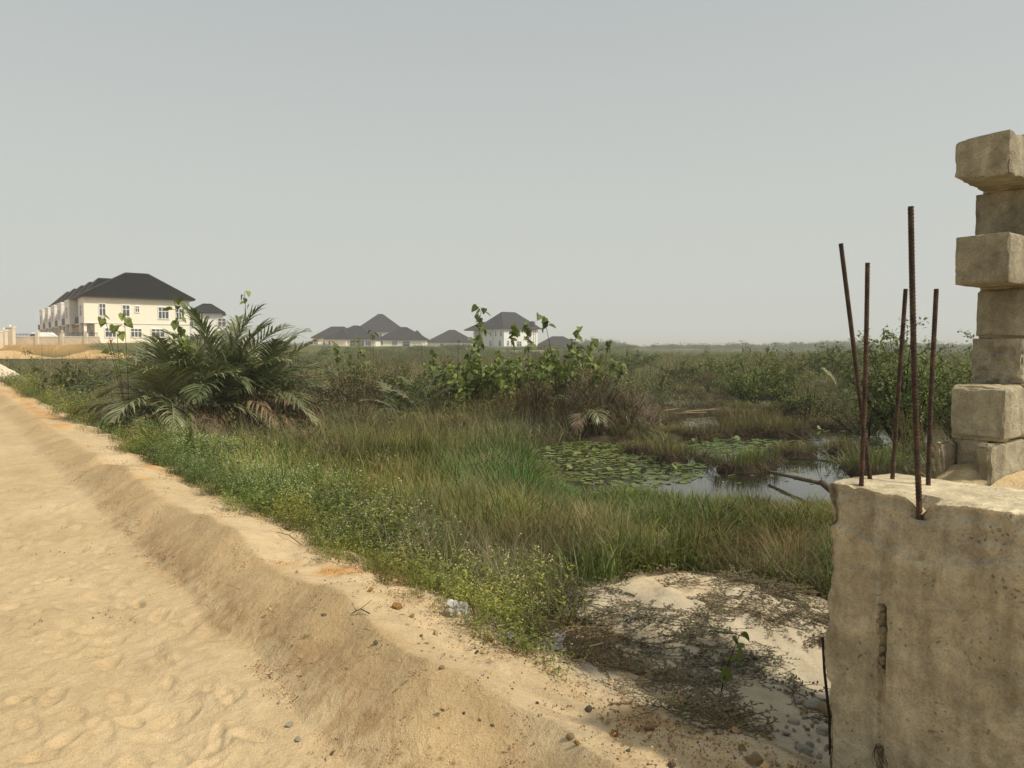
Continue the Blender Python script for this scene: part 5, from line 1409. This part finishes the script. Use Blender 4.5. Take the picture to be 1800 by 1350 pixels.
def all_shrubs():
    G = [GREEN * .85, GREEN, FRESH * .9, OLIVE]
    shrub(gd(1592, 17.0), 'large dark leafy bush with bare lower stems behind the steel bars', 3.1, 2.0, 44, 5200, .10, [GREEN, GREEN * 1.2, GREEN * 1.4, FRESH * 1.1], low=.30, spray=.13)
    shrub(gd(1690, 18.5), 'leafy bush partly hidden by the block stack', 2.9, 2.0, 26, 2400, .095, [GREEN, GREEN * 1.2, FRESH * 1.1], low=.25, spray=.13)
    shrub(gd(1530, 19.5), 'lower shrub merging into the large dark bush on its pond side', 1.8, 1.6, 18, 1500, .08, [GREEN * .8, OLIVE * .9, GREEN], low=.3)
    for px, D, h, w, n, lab in ((800, 23.5, 1.75, 2.2, 1300, 'broad-leaved shrub standing over a brown hollow near the lime sapling'), (850, 24.5, 1.9, 2.2, 1900, 'broad-leaved shrub at the foot of the tall leaf column'), (905, 23.0, 1.8, 2.2, 1900, 'broad-leaved shrub below the taller white house'),
                                (962, 24.0, 1.85, 2.3, 1900, 'broad-leaved shrub behind the many-stemmed sapling'), (1020, 23.4, 1.8, 2.2, 1900, 'broad-leaved shrub above the bleached grey fronds'), (1062, 25.5, 1.6, 1.8, 900, 'broad-leaved shrub at the open end of the thicket')):
        shrub(gd(px, D), lab, h, w, 16, n, .125, [GREEN * 1.2, FRESH * 1.1, FRESH * 1.3, GREEN * 1.3, LIME], low=.25, hearts=True, hang=.7)
    shrub(gd(1322, 31), 'light green feathery shrub standing among sedge beyond the ponds', 2.25, 2.4, 30, 3200, .12, [FRESH * .95, FRESH, GREEN, LIME * .8], low=.2)
    shrub(gd(1375, 33), 'light green shrub touching the feathery one and slightly lower', 2.0, 2.2, 24, 2200, .12, [FRESH, GREEN, OLIVE * 1.1], low=.2)
    shrub(gd(1455, 48), 'rounded green shrub far out between the bent bar and the feathery shrub', 2.4, 2.8, 24, 1800, .17, G, low=.1)
    shrub(gd(1262, 52), 'hazy green shrub far out above the pale pool', 1.9, 2.6, 22, 1600, .18, G, low=.1)
    shrub(gd(1420, 22.0), 'twiggy shrub with thin bare branches at the bright water channel', 1.45, 1.9, 22, 160, .06, [OLIVE, BROWN], low=.4, name='bare_shrub', stemc=V3(.12, .10, .06))
    shrub(gd(560, 24.0), 'grey-leaved shrub with pale dried leaves next to the palms', 1.95, 2.2, 26, 2800, .085, [V3(.20, .18, .12), OLIVE, BROWN * 1.2], low=.2, mat='dryleaf')
    shrub(gd(618, 25.5), 'faded shrub of small pale leaves beneath the grey fence', 1.9, 2.4, 26, 2800, .085, [V3(.19, .18, .12), OLIVE * 1.1, GREEN], low=.2, mat='dryleaf')
    shrub(gd(690, 26), 'dark mottled shrub with shrivelled leaves under the stepped bungalow', 2.0, 2.2, 26, 2600, .095, [DARKB * 1.3, OLIVE, BROWN, GREEN], low=.2)
    shrub(gd(740, 24.5), 'green-topped shrub between the small palms and the lime sapling', 1.95, 2.0, 22, 2000, .11, [GREEN, OLIVE, FRESH], low=.3)
    shrub(gd(105, 27), 'small dark shrub with curling leaves before the low wall', 1.5, 1.3, 10, 420, .11, [GREEN * .8, GREEN, OLIVE * .8], low=.1, hearts=True, hang=.6)
    shrub(gd(132, 25), 'upright dark shrub beside the orange earth', 1.55, 1.0, 9, 380, .11, [GREEN * .8, GREEN, OLIVE * .8], low=.1, hearts=True, hang=.6)
    shrub(gd(160, 33), 'grey-green straggling shrub in front of the terrace porch', 2.0, 2.4, 18, 800, .10, [OLIVE, GREEN * .9, V3(.16, .15, .10)], low=.3)
    shrub(gd(40, 45), 'low dark bush on the grass by the white sand heap', 1.0, 1.8, 12, 420, .12, [GREEN * .8, GREEN], low=.0)
    shrub(gd(655, 22.5), 'low straggling shrub with dark dead leaves in front of the mottled one', 1.3, 1.8, 22, 1500, .08, [DARKB * 1.3, OLIVE * .8, BROWN], low=.1)
    shrub(gd(540, 20.5), 'low grey shrub at the water glint beside the palms', 1.0, 1.6, 18, 1100, .07, [V3(.20, .18, .12), OLIVE, BROWN], low=.1, mat='dryleaf')
    shrub(gd(765, 21.0), 'thin brown shrub leaning towards the lime sapling', 1.35, 1.5, 20, 900, .07, [OLIVE, BROWN, GREEN], low=.2)
    shrub(gd(1150, 30), 'olive shrub rising above the brown reeds beyond the dead thicket', 1.6, 2.4, 20, 1600, .11, [OLIVE, GREEN, FRESH * .8], low=.1)
    shrub(gd(1215, 44), 'wide dull green shrub far beyond the fallen stalks', 1.7, 3.6, 24, 1800, .15, [OLIVE, GREEN, GREEN * .8], low=.05)
    shrub(gd(1100, 60), 'distant grey-green shrub below the low dark roof horizon', 2.0, 4.0, 22, 1600, .20, [GREEN * .8, GREEN, OLIVE * .8], low=.05)
    shrub(gd(1500, 60), 'distant dense green shrub behind the bent bar', 2.6, 4.5, 24, 2200, .22, [GREEN * .8, GREEN, FRESH * .8], low=.05)
    shrub(gd(1395, 26), 'small bright green shrub at the far bank of the channel', 1.0, 1.7, 16, 1000, .09, [FRESH, GREEN, LIME * .8], low=.1)
    thicket(gd(1050, 19.4), 'big heap of dead brown vines smothering a bush beside the ponds', 1.45, 2.3, 2600, [V3(.17, .135, .09), BROWN, V3(.25, .205, .15), DARKB])
    thicket(gd(1105, 18.8), 'grey-brown dead thicket closest to the open water', 1.05, 1.5, 1500, [V3(.26, .215, .16), BROWN, V3(.16, .13, .09)])
    thicket(gd(945, 19.6), 'dark hollow thicket behind the many-stemmed sapling', 1.15, 1.5, 1500, [DARKB, BROWN * .8, BROWN])
    thicket(gd(455, 17.0), 'dark brown heap of dead stems at the feet of the palms', 1.0, 2.6, 3000, [DARKB, BROWN * .9, V3(.15, .10, .07)])
    thicket(gd(360, 16.0), 'dark withered heap under the low sweeping fronds', .8, 2.2, 2400, [DARKB, DARKB * .8, BROWN * .7])
    thicket(gd(815, 17.8), 'reddish brown matted hummock before the lime sapling', .42, 1.9, 1200, [V3(.15, .085, .05), BROWN, V3(.12, .07, .04)])
    thicket(gd(640, 18.5), 'dull brown matted thicket in front of the small sparse palm', .62, 1.9, 1300, [BROWN, BROWN * .8, OLIVE])
    thicket(gd(1245, 36), 'dark reed thicket beyond the fallen stalks', 1.1, 3.2, 1200, [V3(.12, .09, .06), BROWN, OLIVE * .8])
    thicket(gd(585, 11.2), 'brown dead grass heap half way down the marsh edge', .50, 1.3, 1500, [V3(.13, .095, .065), BROWN, V3(.19, .15, .10)])
    thicket(gd(540, 12.4), 'second brown grass heap farther out beside the first', .52, 1.2, 1200, [V3(.13, .095, .065), BROWN, V3(.19, .15, .10)])
    thicket(gd(870, 10.5), 'olive brown mat of bent grass reaching the lily pads', .45, 1.5, 1500, [OLIVE, BROWN, V3(.2, .17, .10)])
    for px, D, h, lab in ((333, 10.6, .78, 'tall plume-shaped weed in front of the dark heap under the palms'), (262, 11.2, .6, 'plume-shaped weed left of the tallest plume under the sweeping fronds'), (428, 11.6, .45, 'low bright plume-shaped weed at the end of the palm thicket')):
        B = gd(px, D); root = empty('tall_weed', B); tag(root, lab, 'weed'); s = MB(); l = MB()
        for i in range(4):
            ln = abs(rng.normal(.08, .1)); az = rng.uniform(0, 6.28); L = h * rng.uniform(.65, 1.05); T = V3(math.cos(az) * math.sin(ln), math.sin(az) * math.sin(ln), math.cos(ln)) * L
            s.tube([(0, 0, -.05), tuple(T)], [.006, .002], 4, OLIVE, False)
            for k in range(60):
                f = rng.uniform(.08, 1); a = rng.uniform(0, 6.28); leafq(l, T * f, V3(math.cos(a), math.sin(a), .7), V3(0, 0, 1), .10 * (1.15 - .7 * f), .02, jit([FRESH, LIME, FRESH * 1.2][k % 3], .2), .2)
        s.build('stems', M['bark'], root); tag(l.build('leaves', M['leaf'], root), kind='stuff')
all_shrubs()

# ------------------------------------------------------------------ tussocks, lily pads, logs
def tussock(x, y, w, h, label, dark=.6, cols=(OLIVE, BROWN, GREEN)):
    root = empty('sedge_tussock', (x, y, WATER_Z)); tag(root, label, 'tussock'); m = MB(); k = MB()
    n = int(420 * w)
    for i in range(n):
        a = rng.uniform(0, 6.28); r = w / 2 * math.sqrt(rng.random()); c = jit(cols[rng.integers(len(cols))], .25)
        blade(m, (r * math.cos(a), r * math.sin(a) * .7, .10), a + rng.normal(0, .7), abs(rng.normal(.22, .2)), h * rng.uniform(.5, 1.1), .009, rng.uniform(.1, 1.0), c * .85, c * 1.15, 4)
    for i in range(int(n * .8)):
        a = rng.uniform(0, 6.28); r = w / 2 * rng.uniform(.75, 1.05); c = jit([DARKB, BROWN * .7, V3(.09, .06, .04)][i % 3], .3)
        blade(k, (r * math.cos(a), r * math.sin(a) * .7, rng.uniform(.08, .24)), a + rng.normal(0, .4), R(rng.uniform(60, 110)), rng.uniform(.15, .34), .010, 1.6, c, c * 1.2, 3)
    k.tube([(0, 0, -.25), (0, 0, .02), (0, 0, .14)], [w * .46, w * .44, w * .3], 12, DARKB * .6)
    tag(m.build('blades', M['dryleaf'], root), kind='stuff'); tag(k.build('skirt', M['dryleaf'], root), kind='stuff')
T_ = [(1215, 18.4, .9, .42, 'grassy tussock with a dark skirt standing nearest the lily pads'), (1262, 18.9, .9, .5, 'tussock with dark hollow skirt in the middle of the sedge island'), (1310, 19.3, 1.0, .5, 'wide sedge tussock beside the twiggy shrub'),
      (1362, 19.0, .9, .5, 'dark-skirted tussock at the mouth of the bright channel'), (1397, 19.4, .8, .45, 'last tussock of the sedge island against the open channel'), (1340, 21.5, 1.1, .6, 'tall sedge clump rising behind the sedge island'), (1290, 22.5, 1.1, .6, 'sedge clump behind the dark hollow skirt'),
      (1180, 22.0, .9, .45, 'brown tussock across the narrow pool from the dead thicket'), (1150, 22.8, .7, .4, 'small brown tussock by the dead thicket'), (1182, 14.6, .75, .45, 'olive tussock among the lily pads'), (1300, 13.4, .9, .42, 'green tussock standing in the open water'), (1340, 13.9, .7, .35, 'smaller green tussock right behind the one in open water'),
      (1130, 15.8, .9, .22, 'low brown mat of sedge behind the lily pads'), (1400, 15.2, 1.0, .28, 'dark flattened tussock under the leaning dead branch'), (1490, 15.6, .9, .3, 'dark tussock just before the bent bar'), (1470, 21.0, 1.3, .25, 'low dark mat of sedge at the head of the bright channel'),
      (1540, 13.0, 1.0, .5, 'green tussock seen between the steel bars'), (860, 17.6, .9, .3, 'reddish tussock beside the matted hummock'), (900, 18.6, .9, .3, 'reddish tussock at the foot of the dark hollow thicket')]
for (px, D, w, h, lab) in T_:
    g = 'open water' in lab or 'green' in lab
    p = gd(px, D); tussock(p.x, p.y, w, h, lab, cols=(GREEN, FRESH * .8, OLIVE) if g else ((V3(.17, .10, .055), BROWN, OLIVE) if 'reddish' in lab else (OLIVE, BROWN, OLIVE * 1.2)))

def lily_pads():
    def pad(col, cup):
        m = MB(); V = [(0, 0, 0)]; n = 14
        for i in range(n):
            a = R(14) + (2 * math.pi - R(28)) * i / (n - 1); V.append((math.cos(a), math.sin(a), cup * (1 + .4 * math.sin(3 * a))))
        m.add(V, [(0, i + 1, i + 2) for i in range(n - 1)], col); return m.mesh('lily_pad', M['leaf'])
    cols = [V3(.15, .20, .065), V3(.19, .23, .085), V3(.11, .16, .05), V3(.25, .27, .11), V3(.045, .055, .02), V3(.20, .19, .09)]
    meshes = [pad(c, cu) for c in cols for cu in (.03, .12)]
    P = []
    tries = 0
    placed = []
    for (cx, cy, rx, ry, n, sz) in ((2.0, 14.9, 1.75, 3.1, 1500, .062), (3.7, 13.0, 2.4, 1.0, 60, .055), (5.7, 16.6, 1.9, 1.6, 520, .065), (4.0, 16.2, 1.5, 1.6, 330, .062), (8.4, 17.2, 1.4, 1.3, 90, .065), (11.2, 18.4, 2.2, 2.6, 170, .07), (9.4, 20.5, 2, 2, 140, .065), (-7.3, 23.5, 1.3, 3.0, 260, .075), (4.6, 22.6, 1.2, 2.8, 200, .075), (9, 41, 2.4, 3, 420, .14), (8.4, 30, 3.2, 2.4, 260, .09)):
        for i in range(n):
            a = rng.uniform(0, 6.28); r = rng.random() ** .5; P.append((cx + rx * r * math.cos(a), cy + ry * r * math.sin(a), sz * rng.uniform(.42, 1.1)))
    P = np.array(P); ok = pond(P[:, 0], P[:, 1]) > -.10; P = P[ok]
    order = np.argsort(P[:, 1] / P[:, 2]); P = P[order]
    PW = np.array([3, 3, 3, 3, 3, 3, 1.5, 1.5, 1.2, 1.2, .8, .8]); PW = PW / PW.sum()
    def rot1():
        t = .04 if rng.random() < .92 else .5
        return (rng.normal(0, t), rng.normal(0, t), rng.uniform(0, 6.28))
    for k, (x, y, s) in enumerate(P[:280]):
        ki = rng.choice(len(meshes), p=PW); o = link('lily_pad', meshes[ki]); r_ = rot1(); kn = ('mid green', 'light green', 'deep green', 'yellow-green', 'blackened', 'browning')[ki // 2]
        o.location = (x, y, WATER_Z + .008 + rng.uniform(0, .008) + abs(r_[0]) * s * .8 + abs(r_[1]) * s * .5); o.rotation_euler = r_; o.scale = (s, s, s)
        tag(o, 'round %s lily pad floating on the nearest pond' % kn, 'lily pad', '%s lily pads floating on the nearest pond' % kn)
    Q = P[280:]; n = len(Q); rr = np.array([rot1() for _ in range(n)])
    protos = [bpy.data.objects.new('k', me) for me in meshes[:6]]
    scatter('small_lily_pads', protos, np.stack([Q[:, 0], Q[:, 1], WATER_Z + .01 + np.abs(rr[:, 0]) * Q[:, 2]], 1), rr, scl3(Q[:, 2]), rng.integers(0, 6, n), tints(n, Q[:, 0], Q[:, 1]), 'farther lily pads crowding the ponds', 'lily pads')
lily_pads()

def fallen_wood():
    def log(name, pts, rads, label, cat, col, parent=None, sides=9):
        m = MB(); pp = [Vector(p) for p in pts]; n = 10; P2 = []; R2 = []
        for i in range(len(pp) - 1):
            for k in range(n):
                f = k / n; P2.append(pp[i].lerp(pp[i + 1], f)); R2.append((rads[i] * (1 - f) + rads[i + 1] * f) * (1 + rng.normal(0, .05)))
        P2.append(pp[-1]); R2.append(rads[-1]); m.tube(P2, R2, sides, col); return tag(m.build(name, M['bark'], smooth=True), label, cat)
    a, b, c = at_z(1352, 829, -.50), at_z(1441, 849, -.42), at_z(1500, 893, -.40)
    log('fallen_log', [a, b], [.026, .036], 'grey fallen trunk lying from the water towards the concrete', 'log', V3(.75, .72, .62))
    log('fallen_log', [b + Vector((.02, -.02, .01)), c], [.050, .042], 'dark thicker piece of trunk continuing behind the concrete edge', 'log', V3(.45, .42, .38))
    log('dead_branch', [at_y(1345, 744, 17.2), at_y(1400, 766, 16.3), at_y(1440, 792, 15.4), at_y(1478, 812, 14.4)], [.008, .014, .02, .03], 'long thin dead branch leaning over the channel', 'branch', V3(.55, .45, .35), sides=5)
    log('driftwood', [at_z(1352, 790, -.55), at_z(1432, 800, -.55)], [.05, .035], 'pale piece of driftwood in the dark flattened tussock', 'driftwood', V3(.9, .85, .75))
    for k, (x0, y0, x1, y1, lab) in enumerate(((1165, 722, 1215, 716, 'pale fallen stalk at the far pool, closest to the dead thicket'), (1200, 724, 1262, 719, 'pale fallen stalk in the middle of the far pool edge'), (1225, 716, 1285, 722, 'pale fallen stalk crossing its neighbour at the far pool'), (1180, 727, 1240, 725, 'lowest pale fallen stalk at the far pool'))):
        log('fallen_stalk', [at_z(x0, y0, -.5), at_z(x1, y1, -.48)], [.03, .015], lab, 'stalk', V3(1.3, 1.15, .95), sides=5)
    log('cut_stick', [at_z(943, 1150, -.12), at_z(985, 1146, -.11), at_z(1030, 1138, -.12), at_z(1062, 1130, -.14)], [.007, .008, .008, .005], 'pale curved stick lying between the bank and the mound', 'stick', V3(2.2, 2.0, 1.6), sides=6)
    p = at_z(705, 1078, .20)
    for k, (x0, y0, x1, y1, lab) in enumerate(((618, 1070, 650, 1086, 'forked dead twig lying on the crest next to the clay lump'), (486, 925, 530, 940, 'thin dead twig on the shaded crest'), (826, 1015, 836, 1062, 'short dead twig half in the weeds'))):
        A, B_ = at_z(x0, y0, .27), at_z(x1, y1, .24); A.z = hz1(A.x, A.y) + .01; B_.z = hz1(B_.x, B_.y) + .012
        m = MB(); mid = A.lerp(B_, .5) + Vector((0, 0, .025)); m.tube([A, mid, B_], [.002, .003, .0035], 5, V3(.35, .3, .25)); m.tube([mid, mid + Vector((.05, .05, .03))], [.0025, .001], 4, V3(.35, .3, .25)); m.tube([A.lerp(mid, .5), A.lerp(mid, .5) + Vector((-.03, .04, .03))], [.002, .001], 4, V3(.35, .3, .25))
        tag(m.build('twig', M['bark']), lab, 'twig')
fallen_wood()

# ------------------------------------------------------------------ stones, clods, rubble, litter
def stones():
    S = stone_meshes()
    mats = {'clay': plain_mat('clay_lump', (.50, .28, .10), .95, .1, 0, .2, 18, (90, .012), True), 'grey': plain_mat('grey_stone', (.20, .165, .115), .9, .2, 0, .3, 18, (90, .008), True), 'pale': plain_mat('pale_rubble', (.60, .55, .45), .95, .1, 0, .18, 12, (70, .012), True), 'sand': plain_mat('sand_lump', (.50, .37, .19), .95, .1, 0, .2, 18, (90, .012), True)}
    def stone(px, py, z, wpx, kind, label, name='stone', cat='stone', group=None, k=None, flat=.75):
        p = at_z(px, py, z)
        for _ in range(6): p = at_z(px, py, hz1(p.x, p.y) + .003)
        D = p.y; r = wpx / FPX * D / 2 * math.hypot(1, p.x / D)
        me = S[(int(px) + int(py)) % len(S) if k is None else k].copy(); me.materials[0] = mats[kind]
        o = link(name, me); o.location = (p.x, p.y, p.z + r * .28); o.scale = (r, r * rng.uniform(.75, 1.05), r * flat); o.rotation_euler = (rng.normal(0, .3), rng.normal(0, .3), rng.uniform(0, 6.28))
        return tag(o, label, cat, group)
    stone(697, 1070, .2, 28, 'clay', 'large lump of orange clay on the crest of the sand bank', 'clay_lump', 'clay lump')
    stone(650, 1040, .2, 15, 'clay', 'small orange clay lump where the weeds meet the bank, farther off', 'clay_lump', 'clay lump')
    stone(724, 1084, .2, 12, 'clay', 'crumbled clay piece just beyond the large orange lump', 'clay_lump', 'clay lump')
    stone(862, 1127, .15, 17, 'clay', 'orange clay lump at the weed edge below the plastic bag', 'clay_lump', 'clay lump')
    stone(569, 1082, .25, 11, 'grey', 'dark pebble alone on the shaded slope under the crest', 'pebble', 'pebble')
    stone(661, 1131, .25, 11, 'grey', 'dark pebble at the meeting of two sand heaps', 'pebble', 'pebble')
    stone(778, 1249, .2, 10, 'grey', 'pebble highest of the four in a row down the sand slope', 'pebble', 'pebble')
    stone(815, 1255, .2, 11, 'grey', 'second pebble of the row down the sand slope', 'pebble', 'pebble')
    stone(843, 1267, .2, 11, 'grey', 'third pebble of the row down the sand slope', 'pebble', 'pebble')
    stone(866, 1277, .2, 12, 'grey', 'lowest pebble of the row down the sand slope', 'pebble', 'pebble')
    stone(838, 1148, .2, 11, 'grey', 'brown pebble on the crest beyond the row of four', 'pebble', 'pebble')
    stone(741, 1118, .2, 8, 'grey', 'tiny dark pebble near the large clay lump', 'pebble', 'pebble')
    stone(777, 1175, .2, 13, 'sand', 'sand-coloured lump behind a grass sprig on the crest', 'sand_lump', 'sand lump')
    stone(1035, 1249, .1, 20, 'grey', 'flat brown stone on the bank facing the mound', 'stone')
    stone(1080, 1292, .1, 22, 'clay', 'yellowish clay lump low on the bank', 'clay_lump', 'clay lump')
    stone(1140, 1282, .05, 28, 'sand', 'largest tan stone near the foot of the bank', 'stone')
    stone(1003, 1296, .12, 19, 'sand', 'tan stone beside a green sprig on the bank', 'stone')
    stone(1014, 1308, .12, 16, 'clay', 'orange-stained stone touching the green sprig', 'stone')
    stone(1180, 1348, .05, 22, 'grey', 'brown lump at the bottom edge under the mound', 'stone')
    stone(945, 1236, .15, 9, 'grey', 'small grey pebble in the loose sand before the brown stone', 'pebble', 'pebble')
    stone(1105, 1320, .1, 10, 'grey', 'small pebble below the largest tan stone', 'pebble', 'pebble')
    stone(1216, 1007, -.2, 25, 'pale', 'pale grey stone at the top of the mound against the grass', 'stone', flat=1.15)
    stone(490, 1236, .0, 10, 'pale', 'white pebble at the toe of the sand heap', 'pebble', 'pebble')
    stone(509, 1275, .0, 16, 'pale', 'white flat chip of stone on the road below the heap', 'stone_chip', 'stone')
    stone(523, 1301, .0, 13, 'pale', 'cream chip of stone nearest the bottom of the road edge', 'stone_chip', 'stone')
    stone(584, 1325, .0, 12, 'grey', 'grey pebble at the toe of the brown slope', 'pebble', 'pebble')
    # loose crumbs, uncountable
    ico = np.array([(0, 0, 1), (.9, 0, .2), (.28, .85, .2), (-.72, .53, .2), (-.72, -.53, .2), (.28, -.85, .2), (0, 0, -.6)], float); F = [(0, 1, 2), (0, 2, 3), (0, 3, 4), (0, 4, 5), (0, 5, 1), (6, 2, 1), (6, 3, 2), (6, 4, 3), (6, 5, 4), (6, 1, 5)]
    cm = plain_mat('crumbs', (1, 1, 1), .95, .1, 0, .1, 30, None, True); protos = []
    for k in range(6):
        mb = MB(); big = k >= 4; n = 26 if not big else 5
        for i in range(n):
            q = rng.normal(0, .035 if not big else .05, 2); sz = (.0016 + .005 * rng.random() ** 3) if not big else (.005 + .012 * rng.random() ** 2)
            base = (V3(.20, .11, .05), V3(.26, .15, .07))[i % 2] if k < 2 else (V3(.44, .31, .15), V3(.36, .24, .12), V3(.22, .15, .09))[i % 3]
            mb.add((ico * rng.uniform(.55, 1.35, (7, 1))) * sz + V3(q[0], q[1], sz * .15), F, jit(base, .3))
        protos.append(make_proto('k', mb, cm))
    nn = 46000; a_ = np.radians(rng.uniform(-43, 25, nn)); r_ = 2.2 + rng.random(nn) ** 1.3 * 11; X, Y = r_ * np.sin(a_), r_ * np.cos(a_); s, t = st(X, Y)
    patch = np.clip(.05 + 1.3 * fbm(X, Y, 1.5, 3, 401), 0, 1)
    toe = np.exp(-((s - 1.33 - .05 * fbm(t, t * 0, 1.1, 2, 5)) / .09) ** 2) * patch * sstep(1.4, 2.4, t)
    crest = np.exp(-((s - 2.14) / .17) ** 2) * np.clip(.35 + .9 * fbm(X, Y, 1.6, 3, 402), 0, 1)
    pr = toe * .75 + crest * .45 + .03 * (s > 1.4) * (s < 2.4) + .004 * (s < 1.3)
    m = rng.random(nn) < pr; X, Y, s, t = X[m], Y[m], s[m], t[m]; n = len(X)
    idx = np.where((s < 1.5) & (s > 1.1), rng.integers(0, 2, n), np.where(rng.random(n) < .12, rng.integers(4, 6, n), rng.integers(2, 4, n)))
    scatter('sand_crumbs', protos, np.stack([X, Y, height(X, Y)], 1), rots(n, .25), scl3(rng.uniform(.6, 1.3, n)), idx, np.ones((n, 3)), 'brown crumbs of soil strewn along the foot and top of the sand bank', 'crumbs')
    # broken mortar rubble at the foot of the column
    r2 = random.Random(5); n = 0
    for i in range(90):
        px, py = r2.uniform(1300, 1478), r2.uniform(1235, 1350)
        if (px - 1300) / 178 + (py - 1235) / 115 < .6: continue
        n += 1
        w = r2.choice([12, 16, 20, 26, 34]) if n < 34 else r2.uniform(7, 13)
        stone(px, py, -.2, w, 'pale' if r2.random() < .75 else 'sand', 'chip of broken white mortar in the rubble at the foot of the concrete', 'rubble_chunk', 'rubble', 'mortar rubble at the foot of the concrete', flat=r2.choice([.35, .5, .7]))
    # plastic litter
    def bag(px, py, z, w, h, label, seed, col=(1, 1, 1)):
        p = at_z(px, py, z)
        for _ in range(5): p = at_z(px, py, hz1(p.x, p.y))
        V, F = grid_box(w, w * .6, h, w / 14); V = V - np.array([w / 2, w * .3, 0]); q = V / np.array([w / 2, w * .3, h])
        f = .55 + .55 * np.abs(fbm3(V * 1.0 + seed, 2.2 / w, 4, seed)); Q = V * f[:, None] * np.array([1, 1, 1]) ; Q = Q + np.stack([fbm3(V + seed * k, 5 / w, 3, seed + k) for k in range(3)], 1) * w * .10
        Q[:, 2] = np.maximum(Q[:, 2], -.02); m = MB(); m.add(Q, F, col); return tag(m.build('plastic_bag', M['bag'], None, tuple(p), smooth=False), label, 'plastic bag')
    bag(806, 1084, 0, .12, .10, 'crumpled white plastic bag caught in the weeds beside the bank', 3)
    bag(972, 1140, 0, .13, .07, 'dirty greenish plastic bag lying at the end of the curved stick', 6, (.75, .75, .62))
    bag(906, 1128, 0, .10, .05, 'flattened grey plastic scrap at the edge of the weeds', 9, (.65, .65, .58))
    bag(1012, 1020, 0, .13, .09, 'clear plastic bag hidden in grass left of the mound top', 12, (.5, .52, .45))
    bag(1110, 1095, 0, .04, .06, 'torn pale plastic strip standing in the dry creepers', 15, (.7, .68, .55))
stones()

# ------------------------------------------------------------------ air
def haze():
    m = bpy.data.materials.new('haze_air'); m.use_nodes = True; nt = m.node_tree; nt.nodes.clear()
    out = nt.nodes.new('ShaderNodeOutputMaterial'); v = nt.nodes.new('ShaderNodeVolumePrincipled')
    v.inputs['Density'].default_value = HAZE_DENSITY; v.inputs['Color'].default_value = (.93, .93, .88, 1); v.inputs['Anisotropy'].default_value = 0.0
    nt.links.new(v.outputs[0], out.inputs['Volume'])
    mb = MB(); mb.box(-3400, 3400, -3400, 3400, -1.9, 17.0)
    tag(mb.build('haze', m), 'pale dusty haze over the whole marsh', 'haze', kind='stuff')
haze()
